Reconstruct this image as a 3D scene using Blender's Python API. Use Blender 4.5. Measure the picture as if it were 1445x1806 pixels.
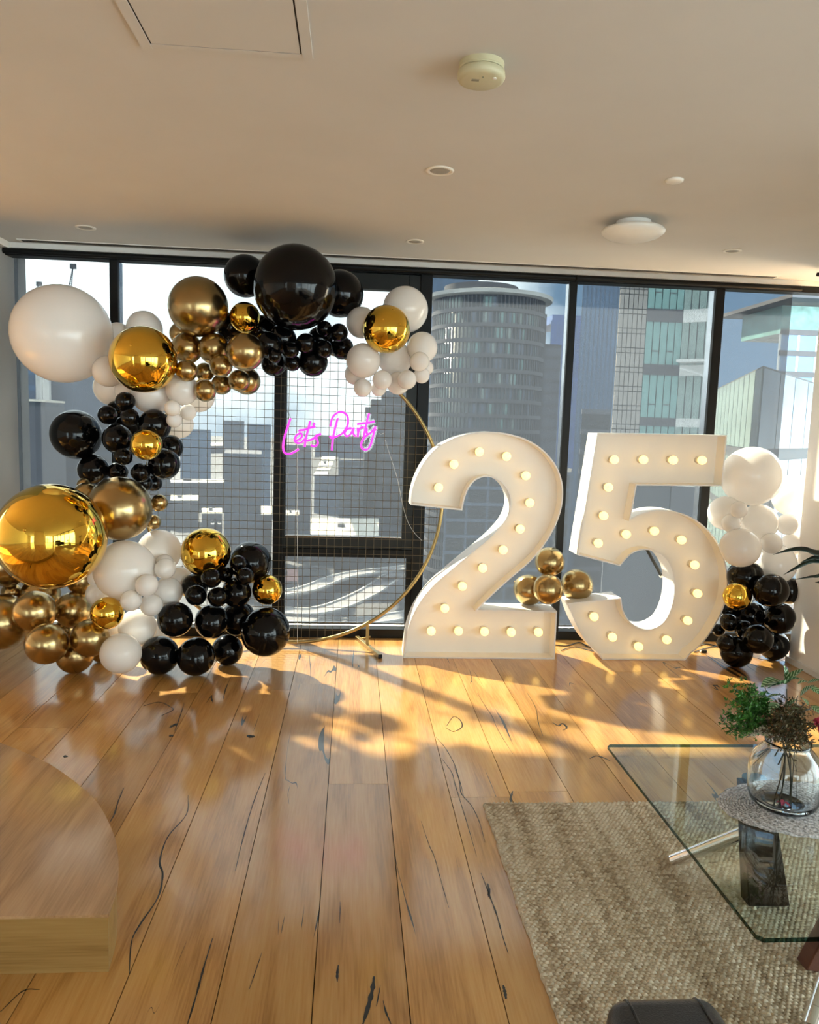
import bpy, bmesh, math, random
import numpy as np
from mathutils import Vector, Matrix, Euler
from mathutils.geometry import tessellate_polygon

for o in list(bpy.data.objects):
    bpy.data.objects.remove(o)
C = bpy.context.scene.collection
random.seed(7)

# ------------------------------------------------------------------ camera
FPX, CX, CY, HC = 1336.0, 722.5, 903.0, 1.45
_f = Vector(((624 - CX) / FPX, -(747 - CY) / FPX, -1)).normalized()       # the floor boards' direction seen from the camera
_u = -Vector(((376 - CX) / FPX, -(11400 - CY) / FPX, -1)).normalized()    # straight up
_u = (_u - _f * _u.dot(_f)).normalized()
_r = _f.cross(_u)
ROT = Matrix((_r, _f, _u))                                                # camera axes -> world axes
CAMLOC = Vector((0, 0, HC))
cam = bpy.data.cameras.new('camera')
cam.sensor_fit = 'HORIZONTAL'; cam.sensor_width = 36.0; cam.lens = 36.0 * FPX / 1445.0
cam.clip_start = 0.05; cam.clip_end = 6000
camo = bpy.data.objects.new('camera', cam); C.objects.link(camo)
camo.matrix_world = Matrix.Translation(CAMLOC) @ ROT.to_4x4()
bpy.context.scene.camera = camo


def ray(x, y):
    return ROT @ Vector(((x - CX) / FPX, -(y - CY) / FPX, -1))


def at(x, y, Y):
    """the point of the plane at distance Y that the photograph shows at (x, y)"""
    d = ray(x, y)
    return CAMLOC + d * (Y / d.y)


def on(x, y, z=0.0):
    """the point of the level z that the photograph shows at (x, y)"""
    d = ray(x, y)
    return CAMLOC + d * ((z - HC) / d.z)


# ------------------------------------------------------------------ sky, sun, exposure
sc = bpy.context.scene
sc.view_settings.view_transform = 'Standard'
sc.view_settings.look = 'None'
sc.view_settings.gamma = 1.0
sc.view_settings.use_curve_mapping = False
sc.view_settings.exposure = 1.38
sc.cycles.use_denoising = True
sc.cycles.max_bounces = 9
sc.cycles.diffuse_bounces = 5
sc.cycles.glossy_bounces = 5
sc.cycles.transmission_bounces = 5
sc.cycles.transparent_max_bounces = 24
sc.cycles.sample_clamp_indirect = 6.0
sc.cycles.blur_glossy = 0.6

world = bpy.data.worlds.new('sky'); sc.world = world; world.use_nodes = True
nt = world.node_tree; nt.nodes.clear()


def N(nt, kind, **kw):
    n = nt.nodes.new(kind)
    for k, v in kw.items():
        if k.startswith('i_'):
            n.inputs[k[2:].replace('_', ' ')].default_value = v
        elif k.startswith('n_'):
            n.inputs[int(k[2:])].default_value = v
        else:
            setattr(n, k, v)
    return n


def ramp(nt, stops, fac=None, interp='LINEAR'):
    r = nt.nodes.new('ShaderNodeValToRGB')
    r.color_ramp.interpolation = interp
    e = r.color_ramp.elements
    while len(e) < len(stops):
        e.new(0.5)
    for el, (p, c) in zip(e, stops):
        el.position = p
        el.color = c if len(c) == 4 else (*c, 1)
    if fac is not None:
        nt.links.new(fac, r.inputs['Fac'])
    return r


SKY_BLUE = (0.42, 0.70, 1.05, 1)
SKY_CLOUD = (3.3, 3.65, 3.75, 1)
tc = N(nt, 'ShaderNodeTexCoord')
nz = N(nt, 'ShaderNodeTexNoise', i_Scale=3.2, i_Detail=7.0, i_Roughness=0.55)
nt.links.new(tc.outputs['Generated'], nz.inputs['Vector'])
gap = N(nt, 'ShaderNodeVectorMath', operation='DOT_PRODUCT'); gap.inputs[1].default_value = (0.52, 0.83, 0.20)   # a wide blue gap in the cloud, towards the right bays
nt.links.new(tc.outputs['Generated'], gap.inputs[0])
grad = N(nt, 'ShaderNodeMapRange', n_1=0.93, n_2=0.985, n_3=0.10, n_4=-0.25)
nt.links.new(gap.outputs['Value'], grad.inputs[0])
add = N(nt, 'ShaderNodeMath', operation='ADD')
nt.links.new(nz.outputs['Fac'], add.inputs[0]); nt.links.new(grad.outputs[0], add.inputs[1])
cr = ramp(nt, [(0.42, (0, 0, 0)), (0.62, (1, 1, 1))], add.outputs[0])
mx = N(nt, 'ShaderNodeMix', data_type='RGBA', n_6=SKY_BLUE, n_7=SKY_CLOUD)
nt.links.new(cr.outputs['Color'], mx.inputs['Factor'])
bg = N(nt, 'ShaderNodeBackground', i_Strength=1.0)
nt.links.new(mx.outputs['Result'], bg.inputs['Color'])
wo = N(nt, 'ShaderNodeOutputWorld'); nt.links.new(bg.outputs[0], wo.inputs['Surface'])

sun = bpy.data.lights.new('sun', 'SUN'); sun.energy = 36.0; sun.angle = math.radians(1.8); sun.color = (1.0, 0.87, 0.66)
suno = bpy.data.objects.new('sun', sun); C.objects.link(suno)
SUNDIR = Vector((0.50, -0.60, -0.70)).normalized()      # the way the light travels: from behind the left windows
suno.rotation_euler = SUNDIR.to_track_quat('-Z', 'Y').to_euler()


# ------------------------------------------------------------------ materials
def newmat(name):
    m = bpy.data.materials.new(name); m.use_nodes = True
    n = m.node_tree; n.nodes.clear()
    out = n.nodes.new('ShaderNodeOutputMaterial')
    return m, n, out


def mat(name, col, rough=0.5, metal=0.0, spec=0.5, noise=0.0, nscale=20.0, bump=0.0, bscale=200.0, emit=None, estr=0.0, coat=0.0):
    m, n, out = newmat(name)
    p = n.nodes.new('ShaderNodeBsdfPrincipled')
    p.inputs['Base Color'].default_value = (*col, 1)
    p.inputs['Roughness'].default_value = rough
    p.inputs['Metallic'].default_value = metal
    p.inputs['Specular IOR Level'].default_value = spec
    p.inputs['Coat Weight'].default_value = coat
    if emit:
        p.inputs['Emission Color'].default_value = (*emit, 1)
        p.inputs['Emission Strength'].default_value = estr
    t = N(n, 'ShaderNodeTexCoord')
    if noise:
        z = N(n, 'ShaderNodeTexNoise', i_Scale=nscale, i_Detail=4.0)
        n.links.new(t.outputs['Object'], z.inputs['Vector'])
        a = tuple(max(0, c * (1 - noise)) for c in col); b = tuple(min(1, c * (1 + noise)) for c in col)
        r = ramp(n, [(0.3, a), (0.7, b)], z.outputs['Fac'])
        n.links.new(r.outputs['Color'], p.inputs['Base Color'])
    if bump:
        z2 = N(n, 'ShaderNodeTexNoise', i_Scale=bscale, i_Detail=3.0)
        n.links.new(t.outputs['Object'], z2.inputs['Vector'])
        b_ = N(n, 'ShaderNodeBump', i_Strength=bump, i_Distance=0.002)
        n.links.new(z2.outputs['Fac'], b_.inputs['Height']); n.links.new(b_.outputs[0], p.inputs['Normal'])
    n.links.new(p.outputs[0], out.inputs['Surface'])
    return m


def wood_mat(name, dark, mid, light, rough=0.2, along='Y', cracks=True, coat=0.0, tone=0.35):
    """long grain, growth rings, black gum veins; every board gets its own cut of it"""
    m, n, out = newmat(name)
    p = n.nodes.new('ShaderNodeBsdfPrincipled')
    p.inputs['Roughness'].default_value = rough
    p.inputs['Specular IOR Level'].default_value = 0.2
    p.inputs['Coat Weight'].default_value = coat
    p.inputs['Coat Roughness'].default_value = 0.13
    p.inputs['Coat IOR'].default_value = 1.72
    t = N(n, 'ShaderNodeTexCoord'); oi = N(n, 'ShaderNodeObjectInfo')
    sh = N(n, 'ShaderNodeVectorMath', operation='SCALE'); sh.inputs[0].default_value = (37.0, 91.0, 13.0)
    n.links.new(oi.outputs['Random'], sh.inputs['Scale'])
    ad = N(n, 'ShaderNodeVectorMath', operation='ADD')
    n.links.new(t.outputs['Object'], ad.inputs[0]); n.links.new(sh.outputs[0], ad.inputs[1])
    sq = (1.0, 0.13, 1.0) if along == 'Y' else (0.13, 1.0, 1.0)
    mp = N(n, 'ShaderNodeMapping'); mp.inputs['Scale'].default_value = sq
    n.links.new(ad.outputs[0], mp.inputs['Vector'])
    big = N(n, 'ShaderNodeTexNoise', i_Scale=4.5, i_Detail=3.0, i_Distortion=0.6); n.links.new(mp.outputs[0], big.inputs['Vector'])
    rings = N(n, 'ShaderNodeMath', operation='MULTIPLY', n_1=26.0); n.links.new(big.outputs['Fac'], rings.inputs[0])
    sn = N(n, 'ShaderNodeMath', operation='SINE'); n.links.new(rings.outputs[0], sn.inputs[0])
    sq2 = tuple(v * (0.35 if v < 1 else 1.0) for v in sq)
    mp2 = N(n, 'ShaderNodeMapping'); mp2.inputs['Scale'].default_value = sq2; n.links.new(ad.outputs[0], mp2.inputs['Vector'])
    fine = N(n, 'ShaderNodeTexNoise', i_Scale=160.0, i_Detail=3.0); n.links.new(mp2.outputs[0], fine.inputs['Vector'])
    mixv = N(n, 'ShaderNodeMath', operation='MULTIPLY_ADD', n_1=0.13); n.links.new(sn.outputs[0], mixv.inputs[0])
    fs_ = N(n, 'ShaderNodeMapRange', n_3=0.22, n_4=0.78); n.links.new(fine.outputs['Fac'], fs_.inputs[0]); n.links.new(fs_.outputs[0], mixv.inputs[2])
    r1 = ramp(n, [(0.22, dark), (0.5, mid), (0.82, light)], mixv.outputs[0])
    # board to board tone
    tn = N(n, 'ShaderNodeMapRange', n_3=1.0 - tone, n_4=1.0 + tone * 0.6); n.links.new(oi.outputs['Random'], tn.inputs[0])
    hs = N(n, 'ShaderNodeHueSaturation'); n.links.new(tn.outputs[0], hs.inputs['Value']); n.links.new(r1.outputs['Color'], hs.inputs['Color'])
    last = hs.outputs['Color']
    if cracks:
        cmap = N(n, 'ShaderNodeMapping'); cmap.inputs['Scale'].default_value = (1.0, 0.07, 1.0) if along == 'Y' else (0.07, 1.0, 1.0)
        n.links.new(ad.outputs[0], cmap.inputs['Vector'])
        cn = N(n, 'ShaderNodeTexNoise', i_Scale=3.6, i_Detail=3.0, i_Roughness=0.4); n.links.new(cmap.outputs[0], cn.inputs['Vector'])
        d1 = N(n, 'ShaderNodeMath', operation='SUBTRACT', n_1=0.5); n.links.new(cn.outputs['Fac'], d1.inputs[0])
        d2 = N(n, 'ShaderNodeMath', operation='ABSOLUTE'); n.links.new(d1.outputs[0], d2.inputs[0])
        msk = N(n, 'ShaderNodeTexNoise', i_Scale=1.7, i_Detail=2.0); n.links.new(ad.outputs[0], msk.inputs['Vector'])
        wid = N(n, 'ShaderNodeMapRange', n_1=0.54, n_2=0.72, n_3=0.0, n_4=0.0055); n.links.new(msk.outputs['Fac'], wid.inputs[0])
        lt = N(n, 'ShaderNodeMath', operation='LESS_THAN'); n.links.new(d2.outputs[0], lt.inputs[0]); n.links.new(wid.outputs[0], lt.inputs[1])
        # knots and gum pockets
        vo = N(n, 'ShaderNodeTexVoronoi', i_Scale=5.0)
        kmap = N(n, 'ShaderNodeMapping'); kmap.inputs['Scale'].default_value = (1.0, 0.33, 1.0) if along == 'Y' else (0.33, 1.0, 1.0)
        wob = N(n, 'ShaderNodeTexNoise', i_Scale=25.0); n.links.new(ad.outputs[0], wob.inputs['Vector'])
        wsc = N(n, 'ShaderNodeVectorMath', operation='SCALE'); wsc.inputs['Scale'].default_value = 0.05; n.links.new(wob.outputs['Color'], wsc.inputs[0])
        wad = N(n, 'ShaderNodeVectorMath', operation='ADD'); n.links.new(ad.outputs[0], wad.inputs[0]); n.links.new(wsc.outputs[0], wad.inputs[1])
        n.links.new(wad.outputs[0], kmap.inputs['Vector']); n.links.new(kmap.outputs[0], vo.inputs['Vector'])
        sepc = N(n, 'ShaderNodeSeparateColor'); n.links.new(vo.outputs['Color'], sepc.inputs[0])
        ksz = N(n, 'ShaderNodeMapRange', n_1=0.86, n_2=1.0, n_3=0.0, n_4=0.075); n.links.new(sepc.outputs[0], ksz.inputs[0])
        kl = N(n, 'ShaderNodeMath', operation='LESS_THAN'); n.links.new(vo.outputs['Distance'], kl.inputs[0]); n.links.new(ksz.outputs[0], kl.inputs[1])
        mxx = N(n, 'ShaderNodeMath', operation='MAXIMUM'); n.links.new(lt.outputs[0], mxx.inputs[0]); n.links.new(kl.outputs[0], mxx.inputs[1])
        cm = N(n, 'ShaderNodeMix', data_type='RGBA', n_7=(0.018, 0.017, 0.015, 1))
        n.links.new(mxx.outputs[0], cm.inputs['Factor']); n.links.new(last, cm.inputs[6])
        last = cm.outputs['Result']
    n.links.new(last, p.inputs['Base Color'])
    bn = N(n, 'ShaderNodeTexNoise', i_Scale=3.5, i_Detail=2.0); n.links.new(mp.outputs[0], bn.inputs['Vector'])
    bp = N(n, 'ShaderNodeBump', i_Strength=0.25, i_Distance=0.004); n.links.new(bn.outputs['Fac'], bp.inputs['Height'])
    n.links.new(bp.outputs[0], p.inputs['Normal'])
    n.links.new(p.outputs[0], out.inputs['Surface'])
    return m


def glass_mat(name, tint=(1, 1, 1), ior=1.45, rough=0.0, mult=1.0):
    """thin clear pane: lets light through, mirrors by angle"""
    m, n, out = newmat(name)
    tr = N(n, 'ShaderNodeBsdfTransparent'); tr.inputs['Color'].default_value = (*tint, 1)
    gl = N(n, 'ShaderNodeBsdfGlossy'); gl.inputs['Roughness'].default_value = rough
    lw = N(n, 'ShaderNodeLayerWeight', i_Blend=0.5)
    pw = N(n, 'ShaderNodeMath', operation='POWER', n_1=5.0); n.links.new(lw.outputs['Facing'], pw.inputs[0])
    f0 = ((ior - 1) / (ior + 1)) ** 2
    ml = N(n, 'ShaderNodeMapRange', n_3=f0 * mult, n_4=1.0); n.links.new(pw.outputs[0], ml.inputs[0])
    ms = N(n, 'ShaderNodeMixShader')
    n.links.new(ml.outputs[0], ms.inputs[0]); n.links.new(tr.outputs[0], ms.inputs[1]); n.links.new(gl.outputs[0], ms.inputs[2])
    n.links.new(ms.outputs[0], out.inputs['Surface'])
    return m


def clear_mat(name, col, ior=1.45):
    m, n, out = newmat(name)
    g = N(n, 'ShaderNodeBsdfGlass', i_IOR=ior); g.inputs['Color'].default_value = (*col, 1); g.inputs['Roughness'].default_value = 0.0
    n.links.new(g.outputs[0], out.inputs['Surface'])
    return m


def fabric_mat():
    """open-weave sun screen"""
    m, n, out = newmat('screen_fabric')
    t = N(n, 'ShaderNodeTexCoord')
    fac = None
    vals = []
    for s in ((14.0, 1.0, 260.0), (260.0, 1.0, 14.0)):
        mp = N(n, 'ShaderNodeMapping'); mp.inputs['Scale'].default_value = s
        n.links.new(t.outputs['Object'], mp.inputs['Vector'])
        z = N(n, 'ShaderNodeTexNoise', i_Scale=1.0, i_Detail=2.0); n.links.new(mp.outputs[0], z.inputs['Vector'])
        vals.append(z.outputs['Fac'])
    ad = N(n, 'ShaderNodeMath', operation='ADD'); n.links.new(vals[0], ad.inputs[0]); n.links.new(vals[1], ad.inputs[1])
    mr = N(n, 'ShaderNodeMapRange', n_1=0.6, n_2=1.4, n_3=0.142, n_4=0.166); n.links.new(ad.outputs[0], mr.inputs[0])
    tr = N(n, 'ShaderNodeBsdfTransparent'); n.links.new(mr.outputs[0], tr.inputs['Color'])
    df = N(n, 'ShaderNodeBsdfDiffuse'); df.inputs['Color'].default_value = (0.024, 0.029, 0.040, 1)
    tl = N(n, 'ShaderNodeBsdfTranslucent'); tl.inputs['Color'].default_value = (0.007, 0.008, 0.010, 1)
    a1 = N(n, 'ShaderNodeAddShader'); n.links.new(df.outputs[0], a1.inputs[0]); n.links.new(tl.outputs[0], a1.inputs[1])
    a2 = N(n, 'ShaderNodeAddShader'); n.links.new(tr.outputs[0], a2.inputs[0]); n.links.new(a1.outputs[0], a2.inputs[1])
    n.links.new(a2.outputs[0], out.inputs['Surface'])
    return m


def latex_mat(name, col, translucency=0.2, rough=0.13):
    m, n, out = newmat(name)
    p = N(n, 'ShaderNodeBsdfPrincipled'); p.inputs['Base Color'].default_value = (*col, 1); p.inputs['Roughness'].default_value = rough
    tl = N(n, 'ShaderNodeBsdfTranslucent'); tl.inputs['Color'].default_value = (*col, 1)
    ms = N(n, 'ShaderNodeMixShader', n_0=translucency)
    n.links.new(p.outputs[0], ms.inputs[1]); n.links.new(tl.outputs[0], ms.inputs[2])
    n.links.new(ms.outputs[0], out.inputs['Surface'])
    return m


def leaf_mat(name, base, stripe, freq=150.0, slope=1.3, amount=0.5, rough=0.4):
    """leaf with pale herringbone stripes running out from the midrib (leaf lies along local Y)"""
    m, n, out = newmat(name)
    p = N(n, 'ShaderNodeBsdfPrincipled'); p.inputs['Roughness'].default_value = rough
    t = N(n, 'ShaderNodeTexCoord'); s = N(n, 'ShaderNodeSeparateXYZ'); n.links.new(t.outputs['Object'], s.inputs[0])
    ab = N(n, 'ShaderNodeMath', operation='ABSOLUTE'); n.links.new(s.outputs['X'], ab.inputs[0])
    a = N(n, 'ShaderNodeMath', operation='MULTIPLY_ADD', n_1=-slope); n.links.new(ab.outputs[0], a.inputs[0]); n.links.new(s.outputs['Y'], a.inputs[2])
    b = N(n, 'ShaderNodeMath', operation='MULTIPLY', n_1=freq * 2 * math.pi); n.links.new(a.outputs[0], b.inputs[0])
    c = N(n, 'ShaderNodeMath', operation='SINE'); n.links.new(b.outputs[0], c.inputs[0])
    r = ramp(n, [(0.5 - 0.3 * amount, (0, 0, 0)), (0.9 if amount < 0 else 0.62, (1, 1, 1))])
    d = N(n, 'ShaderNodeMapRange', n_1=-1.0, n_2=1.0); n.links.new(c.outputs[0], d.inputs[0]); n.links.new(d.outputs[0], r.inputs['Fac'])
    mx = N(n, 'ShaderNodeMix', data_type='RGBA', n_6=(*base, 1), n_7=(*stripe, 1)); n.links.new(r.outputs['Color'], mx.inputs['Factor'])
    n.links.new(mx.outputs['Result'], p.inputs['Base Color'])
    n.links.new(p.outputs[0], out.inputs['Surface'])
    return m


M = dict(
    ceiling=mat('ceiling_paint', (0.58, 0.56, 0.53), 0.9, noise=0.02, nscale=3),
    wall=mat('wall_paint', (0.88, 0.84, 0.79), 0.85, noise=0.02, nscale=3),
    pier=mat('shaded_wall_paint', (0.31, 0.305, 0.295), 0.85, noise=0.02, nscale=3),  # wall paint darkened so its colour carries the pier's shade
    white_trim=mat('white_trim', (0.78, 0.76, 0.72), 0.5, noise=0.02),
    black_frame=mat('black_powder_coat', (0.004, 0.0045, 0.005), 0.4, spec=0.2, bump=0.05),
    dark_frame=mat('charcoal_powder_coat', (0.012, 0.014, 0.014), 0.4, spec=0.25, bump=0.05),
    alu=mat('brushed_aluminium', (0.55, 0.57, 0.6), 0.25, 1.0, noise=0.08, nscale=8),
    pane=glass_mat('window_glass', (0.93, 0.96, 0.95), 1.35),
    fabric=fabric_mat(),
    floor=wood_mat('oiled_hardwood', (0.34, 0.155, 0.038), (0.55, 0.285, 0.083), (0.65, 0.385, 0.14), rough=0.4, along='Y', coat=0.75, tone=0.2),
    step=wood_mat('hardwood_veneer', (0.33, 0.185, 0.09), (0.48, 0.29, 0.15), (0.58, 0.38, 0.21), coat=0.5, rough=0.35, along='Y', cracks=False, tone=0.05),
    step_front=wood_mat('veneer_front', (0.22, 0.12, 0.035), (0.34, 0.20, 0.065), (0.40, 0.25, 0.09), rough=0.45, along='X', cracks=False, tone=0.05),
    vein=mat('black_resin', (0.010, 0.011, 0.010), 0.35, noise=0.3),
    subfloor=mat('subfloor', (0.01, 0.008, 0.006), 0.9, noise=0.2),
    white_latex=latex_mat('white_latex', (0.93, 0.90, 0.87)),
    black_latex=mat('black_latex', (0.002, 0.002, 0.0025), 0.1, spec=0.30, noise=0.1),
    gold_latex=mat('chrome_gold_latex', (0.44, 0.315, 0.145), 0.24, 1.0, noise=0.05, nscale=2),
    gold_foil=mat('gold_mirror_foil', (0.82, 0.52, 0.075), 0.035, 1.0, noise=0.02, nscale=2, bump=0.02, bscale=6),
    hoop=mat('gold_metal', (0.42, 0.31, 0.13), 0.35, 1.0, noise=0.08, nscale=6),
    wire=mat('bronze_wire', (0.13, 0.105, 0.065), 0.5, 0.6, noise=0.1),
    marquee=mat('white_painted_board', (0.86, 0.84, 0.81), 0.42, noise=0.015, nscale=5),
    bulb=mat('lit_bulb', (1, 0.9, 0.6), 0.3, emit=(1.0, 0.60, 0.15), estr=1.1, noise=0.01),
    socket=mat('white_plastic', (0.8, 0.76, 0.68), 0.4, noise=0.02),
    neon=mat('pink_neon', (0.9, 0.05, 0.6), 0.3, emit=(1.0, 0.03, 0.72), estr=0.47, noise=0.01),
    acrylic=glass_mat('clear_acrylic', (0.95, 0.96, 0.96), 1.5),
    cord_clear=mat('clear_cord', (0.65, 0.66, 0.66), 0.3, noise=0.05),
    cable=mat('black_rubber', (0.01, 0.01, 0.01), 0.5, noise=0.1),
    chrome=mat('chrome', (0.85, 0.86, 0.88), 0.08, 1.0, noise=0.02, nscale=5),
    table_glass=glass_mat('table_glass', (0.90, 0.955, 0.93), 1.5, mult=1.0),
    glass_edge=mat('green_glass_edge', (0.012, 0.035, 0.03), 0.1, spec=0.7, noise=0.1),
    glass_rim=glass_mat('glass_rim', (0.07, 0.15, 0.13), 1.5),
    vase_glass=clear_mat('vase_glass', (0.97, 0.985, 0.99)),
    dark_wood=wood_mat('dark_stained_wood', (0.012, 0.008, 0.006), (0.028, 0.018, 0.013), (0.05, 0.03, 0.02), rough=0.25, cracks=False, tone=0.05),
    red_wood=wood_mat('walnut_wood', (0.05, 0.016, 0.008), (0.095, 0.032, 0.016), (0.14, 0.05, 0.026), rough=0.35, cracks=False, tone=0.05),
    leather=mat('black_leather', (0.012, 0.013, 0.015), 0.32, bump=0.35, bscale=350, noise=0.1),
    cream_plastic=mat('aged_plastic', (0.52, 0.48, 0.31), 0.45, noise=0.03),
    ring_grey=mat('grey_ring', (0.33, 0.31, 0.27), 0.5, noise=0.05),
    opal=mat('opal_glass', (0.82, 0.80, 0.74), 0.3, noise=0.01),
    dark_gap=mat('shadow_gap', (0.03, 0.028, 0.025), 0.8, noise=0.1),
    grey_print=mat('printed_grey', (0.25, 0.23, 0.16), 0.6, noise=0.05),
    leaf_dark=mat('dark_leaf', (0.012, 0.028, 0.022), 0.35, noise=0.25, nscale=30),
    leaf_green=mat('green_foliage', (0.045, 0.17, 0.022), 0.5, noise=0.45, nscale=60),
    leaf_brown=mat('bronze_foliage', (0.075, 0.058, 0.022), 0.6, noise=0.6, nscale=60),
    berry=mat('rust_bud', (0.20, 0.075, 0.028), 0.6, noise=0.3, nscale=60),
    leaf_stripe=leaf_mat('striped_leaf', (0.035, 0.12, 0.03), (0.42, 0.55, 0.34), freq=110.0, amount=-0.6),
    stem=mat('stem', (0.035, 0.035, 0.02), 0.6, noise=0.2),
    pink=mat('pink_petal', (0.62, 0.06, 0.15), 0.6, noise=0.25, nscale=40),
    cream_flower=mat('cream_blossom', (0.62, 0.58, 0.45), 0.7, noise=0.15, nscale=60),
    pot=mat('grey_pot', (0.12, 0.12, 0.12), 0.6, noise=0.1),
    soil=mat('soil', (0.03, 0.02, 0.012), 0.95, noise=0.4),
)


def rug_mat():
    m, n, out = newmat('jute_weave')
    p = N(n, 'ShaderNodeBsdfPrincipled'); p.inputs['Roughness'].default_value = 0.9; p.inputs['Specular IOR Level'].default_value = 0.2
    a = N(n, 'ShaderNodeAttribute', attribute_name='stitch')
    t = N(n, 'ShaderNodeTexCoord'); mp = N(n, 'ShaderNodeMapping'); mp.inputs['Scale'].default_value = (16.0, 1.6, 1.0)
    n.links.new(t.outputs['Object'], mp.inputs['Vector'])
    z = N(n, 'ShaderNodeTexNoise', i_Scale=1.0, i_Detail=3.0); n.links.new(mp.outputs[0], z.inputs['Vector'])
    z2 = N(n, 'ShaderNodeTexNoise', i_Scale=2.2, i_Detail=2.0); n.links.new(t.outputs['Object'], z2.inputs['Vector'])
    ad = N(n, 'ShaderNodeMath', operation='MULTIPLY_ADD', n_1=0.30); n.links.new(a.outputs['Fac'], ad.inputs[0]); n.links.new(z.outputs['Fac'], ad.inputs[2])
    ad2 = N(n, 'ShaderNodeMath', operation='MULTIPLY_ADD', n_1=0.3); n.links.new(z2.outputs['Fac'], ad2.inputs[0]); n.links.new(ad.outputs[0], ad2.inputs[2])
    r = ramp(n, [(0.50, (0.30, 0.225, 0.145)), (0.78, (0.50, 0.41, 0.295)), (0.96, (0.62, 0.54, 0.42))], ad2.outputs[0])
    n.links.new(r.outputs['Color'], p.inputs['Base Color'])
    n.links.new(p.outputs[0], out.inputs['Surface'])
    return m


M['rug'] = rug_mat()


# ------------------------------------------------------------------ mesh helpers
class MB:
    """collects shapes, then links them as ONE mesh object"""

    def __init__(self):
        self.v = []; self.f = []; self.mi = []; self.cur = 0

    def add(self, vs, fs):
        o = len(self.v)
        self.v += [tuple(p) for p in vs]
        self.f += [tuple(i + o for i in f) for f in fs]
        self.mi += [self.cur] * len(fs)
        return self

    def box(self, a, b, mtx=None):
        (x0, y0, z0), (x1, y1, z1) = a, b
        vs = [Vector((x, y, z)) for z in (z0, z1) for x, y in ((x0, y0), (x1, y0), (x1, y1), (x0, y1))]
        if mtx is not None:
            vs = [mtx @ p for p in vs]
        return self.add(vs, [(3, 2, 1, 0), (4, 5, 6, 7), (0, 1, 5, 4), (1, 2, 6, 5), (2, 3, 7, 6), (3, 0, 4, 7)])

    def prism(self, pts, z0, z1):
        """level outline pts [(x, y)] (counter-clockwise) between two heights"""
        n = len(pts)
        vs = [(x, y, z0) for x, y in pts] + [(x, y, z1) for x, y in pts]
        fs = [(i, (i + 1) % n, n + (i + 1) % n, n + i) for i in range(n)]
        tri = tessellate_polygon([[Vector((x, y, 0)) for x, y in pts]])
        for a, b, c in tri:
            ar = (pts[b][0] - pts[a][0]) * (pts[c][1] - pts[a][1]) - (pts[b][1] - pts[a][1]) * (pts[c][0] - pts[a][0])
            if ar < 0:
                a, c = c, a
            fs.append((n + a, n + b, n + c)); fs.append((c, b, a))
        return self.add(vs, fs)

    def tube(self, pts, r, sides=8, cap=True, closed=False):
        pts = [Vector(p) for p in pts]
        n = len(pts); rs = r if isinstance(r, (list, tuple)) else [r] * n
        vs = []; fs = []
        nrm = None
        for i, p in enumerate(pts):
            if closed:
                t = (pts[(i + 1) % n] - pts[i - 1])
            else:
                t = pts[min(i + 1, n - 1)] - pts[max(i - 1, 0)]
            t = t.normalized() if t.length > 1e-9 else Vector((0, 0, 1))
            if nrm is None:
                nrm = t.orthogonal().normalized()
            nrm = (nrm - t * nrm.dot(t))
            nrm = nrm.normalized() if nrm.length > 1e-6 else t.orthogonal().normalized()
            bn = t.cross(nrm)
            for k in range(sides):
                a = 2 * math.pi * k / sides
                vs.append(p + (nrm * math.cos(a) + bn * math.sin(a)) * rs[i])
        for i in range(n if closed else n - 1):
            j = (i + 1) % n
            for k in range(sides):
                k2 = (k + 1) % sides
                fs.append((i * sides + k, i * sides + k2, j * sides + k2, j * sides + k))
        if cap and not closed:
            fs.append(tuple(range(sides - 1, -1, -1)))
            fs.append(tuple((n - 1) * sides + k for k in range(sides)))
        return self.add(vs, fs)

    def lathe(self, prof, seg=32, c=(0, 0, 0), mtx=None, sx=1.0, sy=1.0):
        """profile [(radius, z)] turned about the upright axis through c"""
        vs = []; fs = []
        for r, z in prof:
            for k in range(seg):
                a = 2 * math.pi * k / seg
                p = Vector((c[0] + r * math.cos(a) * sx, c[1] + r * math.sin(a) * sy, c[2] + z))
                vs.append(mtx @ p if mtx is not None else p)
        for i in range(len(prof) - 1):
            for k in range(seg):
                k2 = (k + 1) % seg
                fs.append((i * seg + k, i * seg + k2, (i + 1) * seg + k2, (i + 1) * seg + k))
        if prof[0][0] > 1e-5:
            fs.append(tuple(range(seg - 1, -1, -1)))
        if prof[-1][0] > 1e-5:
            fs.append(tuple((len(prof) - 1) * seg + k for k in range(seg)))
        return self.add(vs, fs)

    def mesh(self, name, mats, smooth=False):
        me = bpy.data.meshes.new(name)
        me.from_pydata(self.v, [], self.f)
        mats = mats if isinstance(mats, (list, tuple)) else [mats]
        for m_ in mats:
            me.materials.append(m_)
        if len(mats) > 1:
            me.polygons.foreach_set('material_index', self.mi)
        if smooth:
            me.polygons.foreach_set('use_smooth', [True] * len(me.polygons))
        me.update()
        return me

    def build(self, name, mats, parent=None, smooth=False, bevel=0.0, auto=None):
        o = bpy.data.objects.new(name, self.mesh(name, mats, smooth))
        C.objects.link(o)
        if parent is not None:
            o.parent = parent
        if bevel:
            b = o.modifiers.new('bevel', 'BEVEL'); b.width = bevel; b.segments = 2; b.limit_method = 'ANGLE'
        if auto:
            o.data.polygons.foreach_set('use_smooth', [True] * len(o.data.polygons))
            bm = bmesh.new(); bm.from_mesh(o.data)
            for e in bm.edges:
                if len(e.link_faces) == 2 and e.calc_face_angle(0) > math.radians(auto):
                    e.smooth = False
            bm.to_mesh(o.data); bm.free()
        return o


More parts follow.
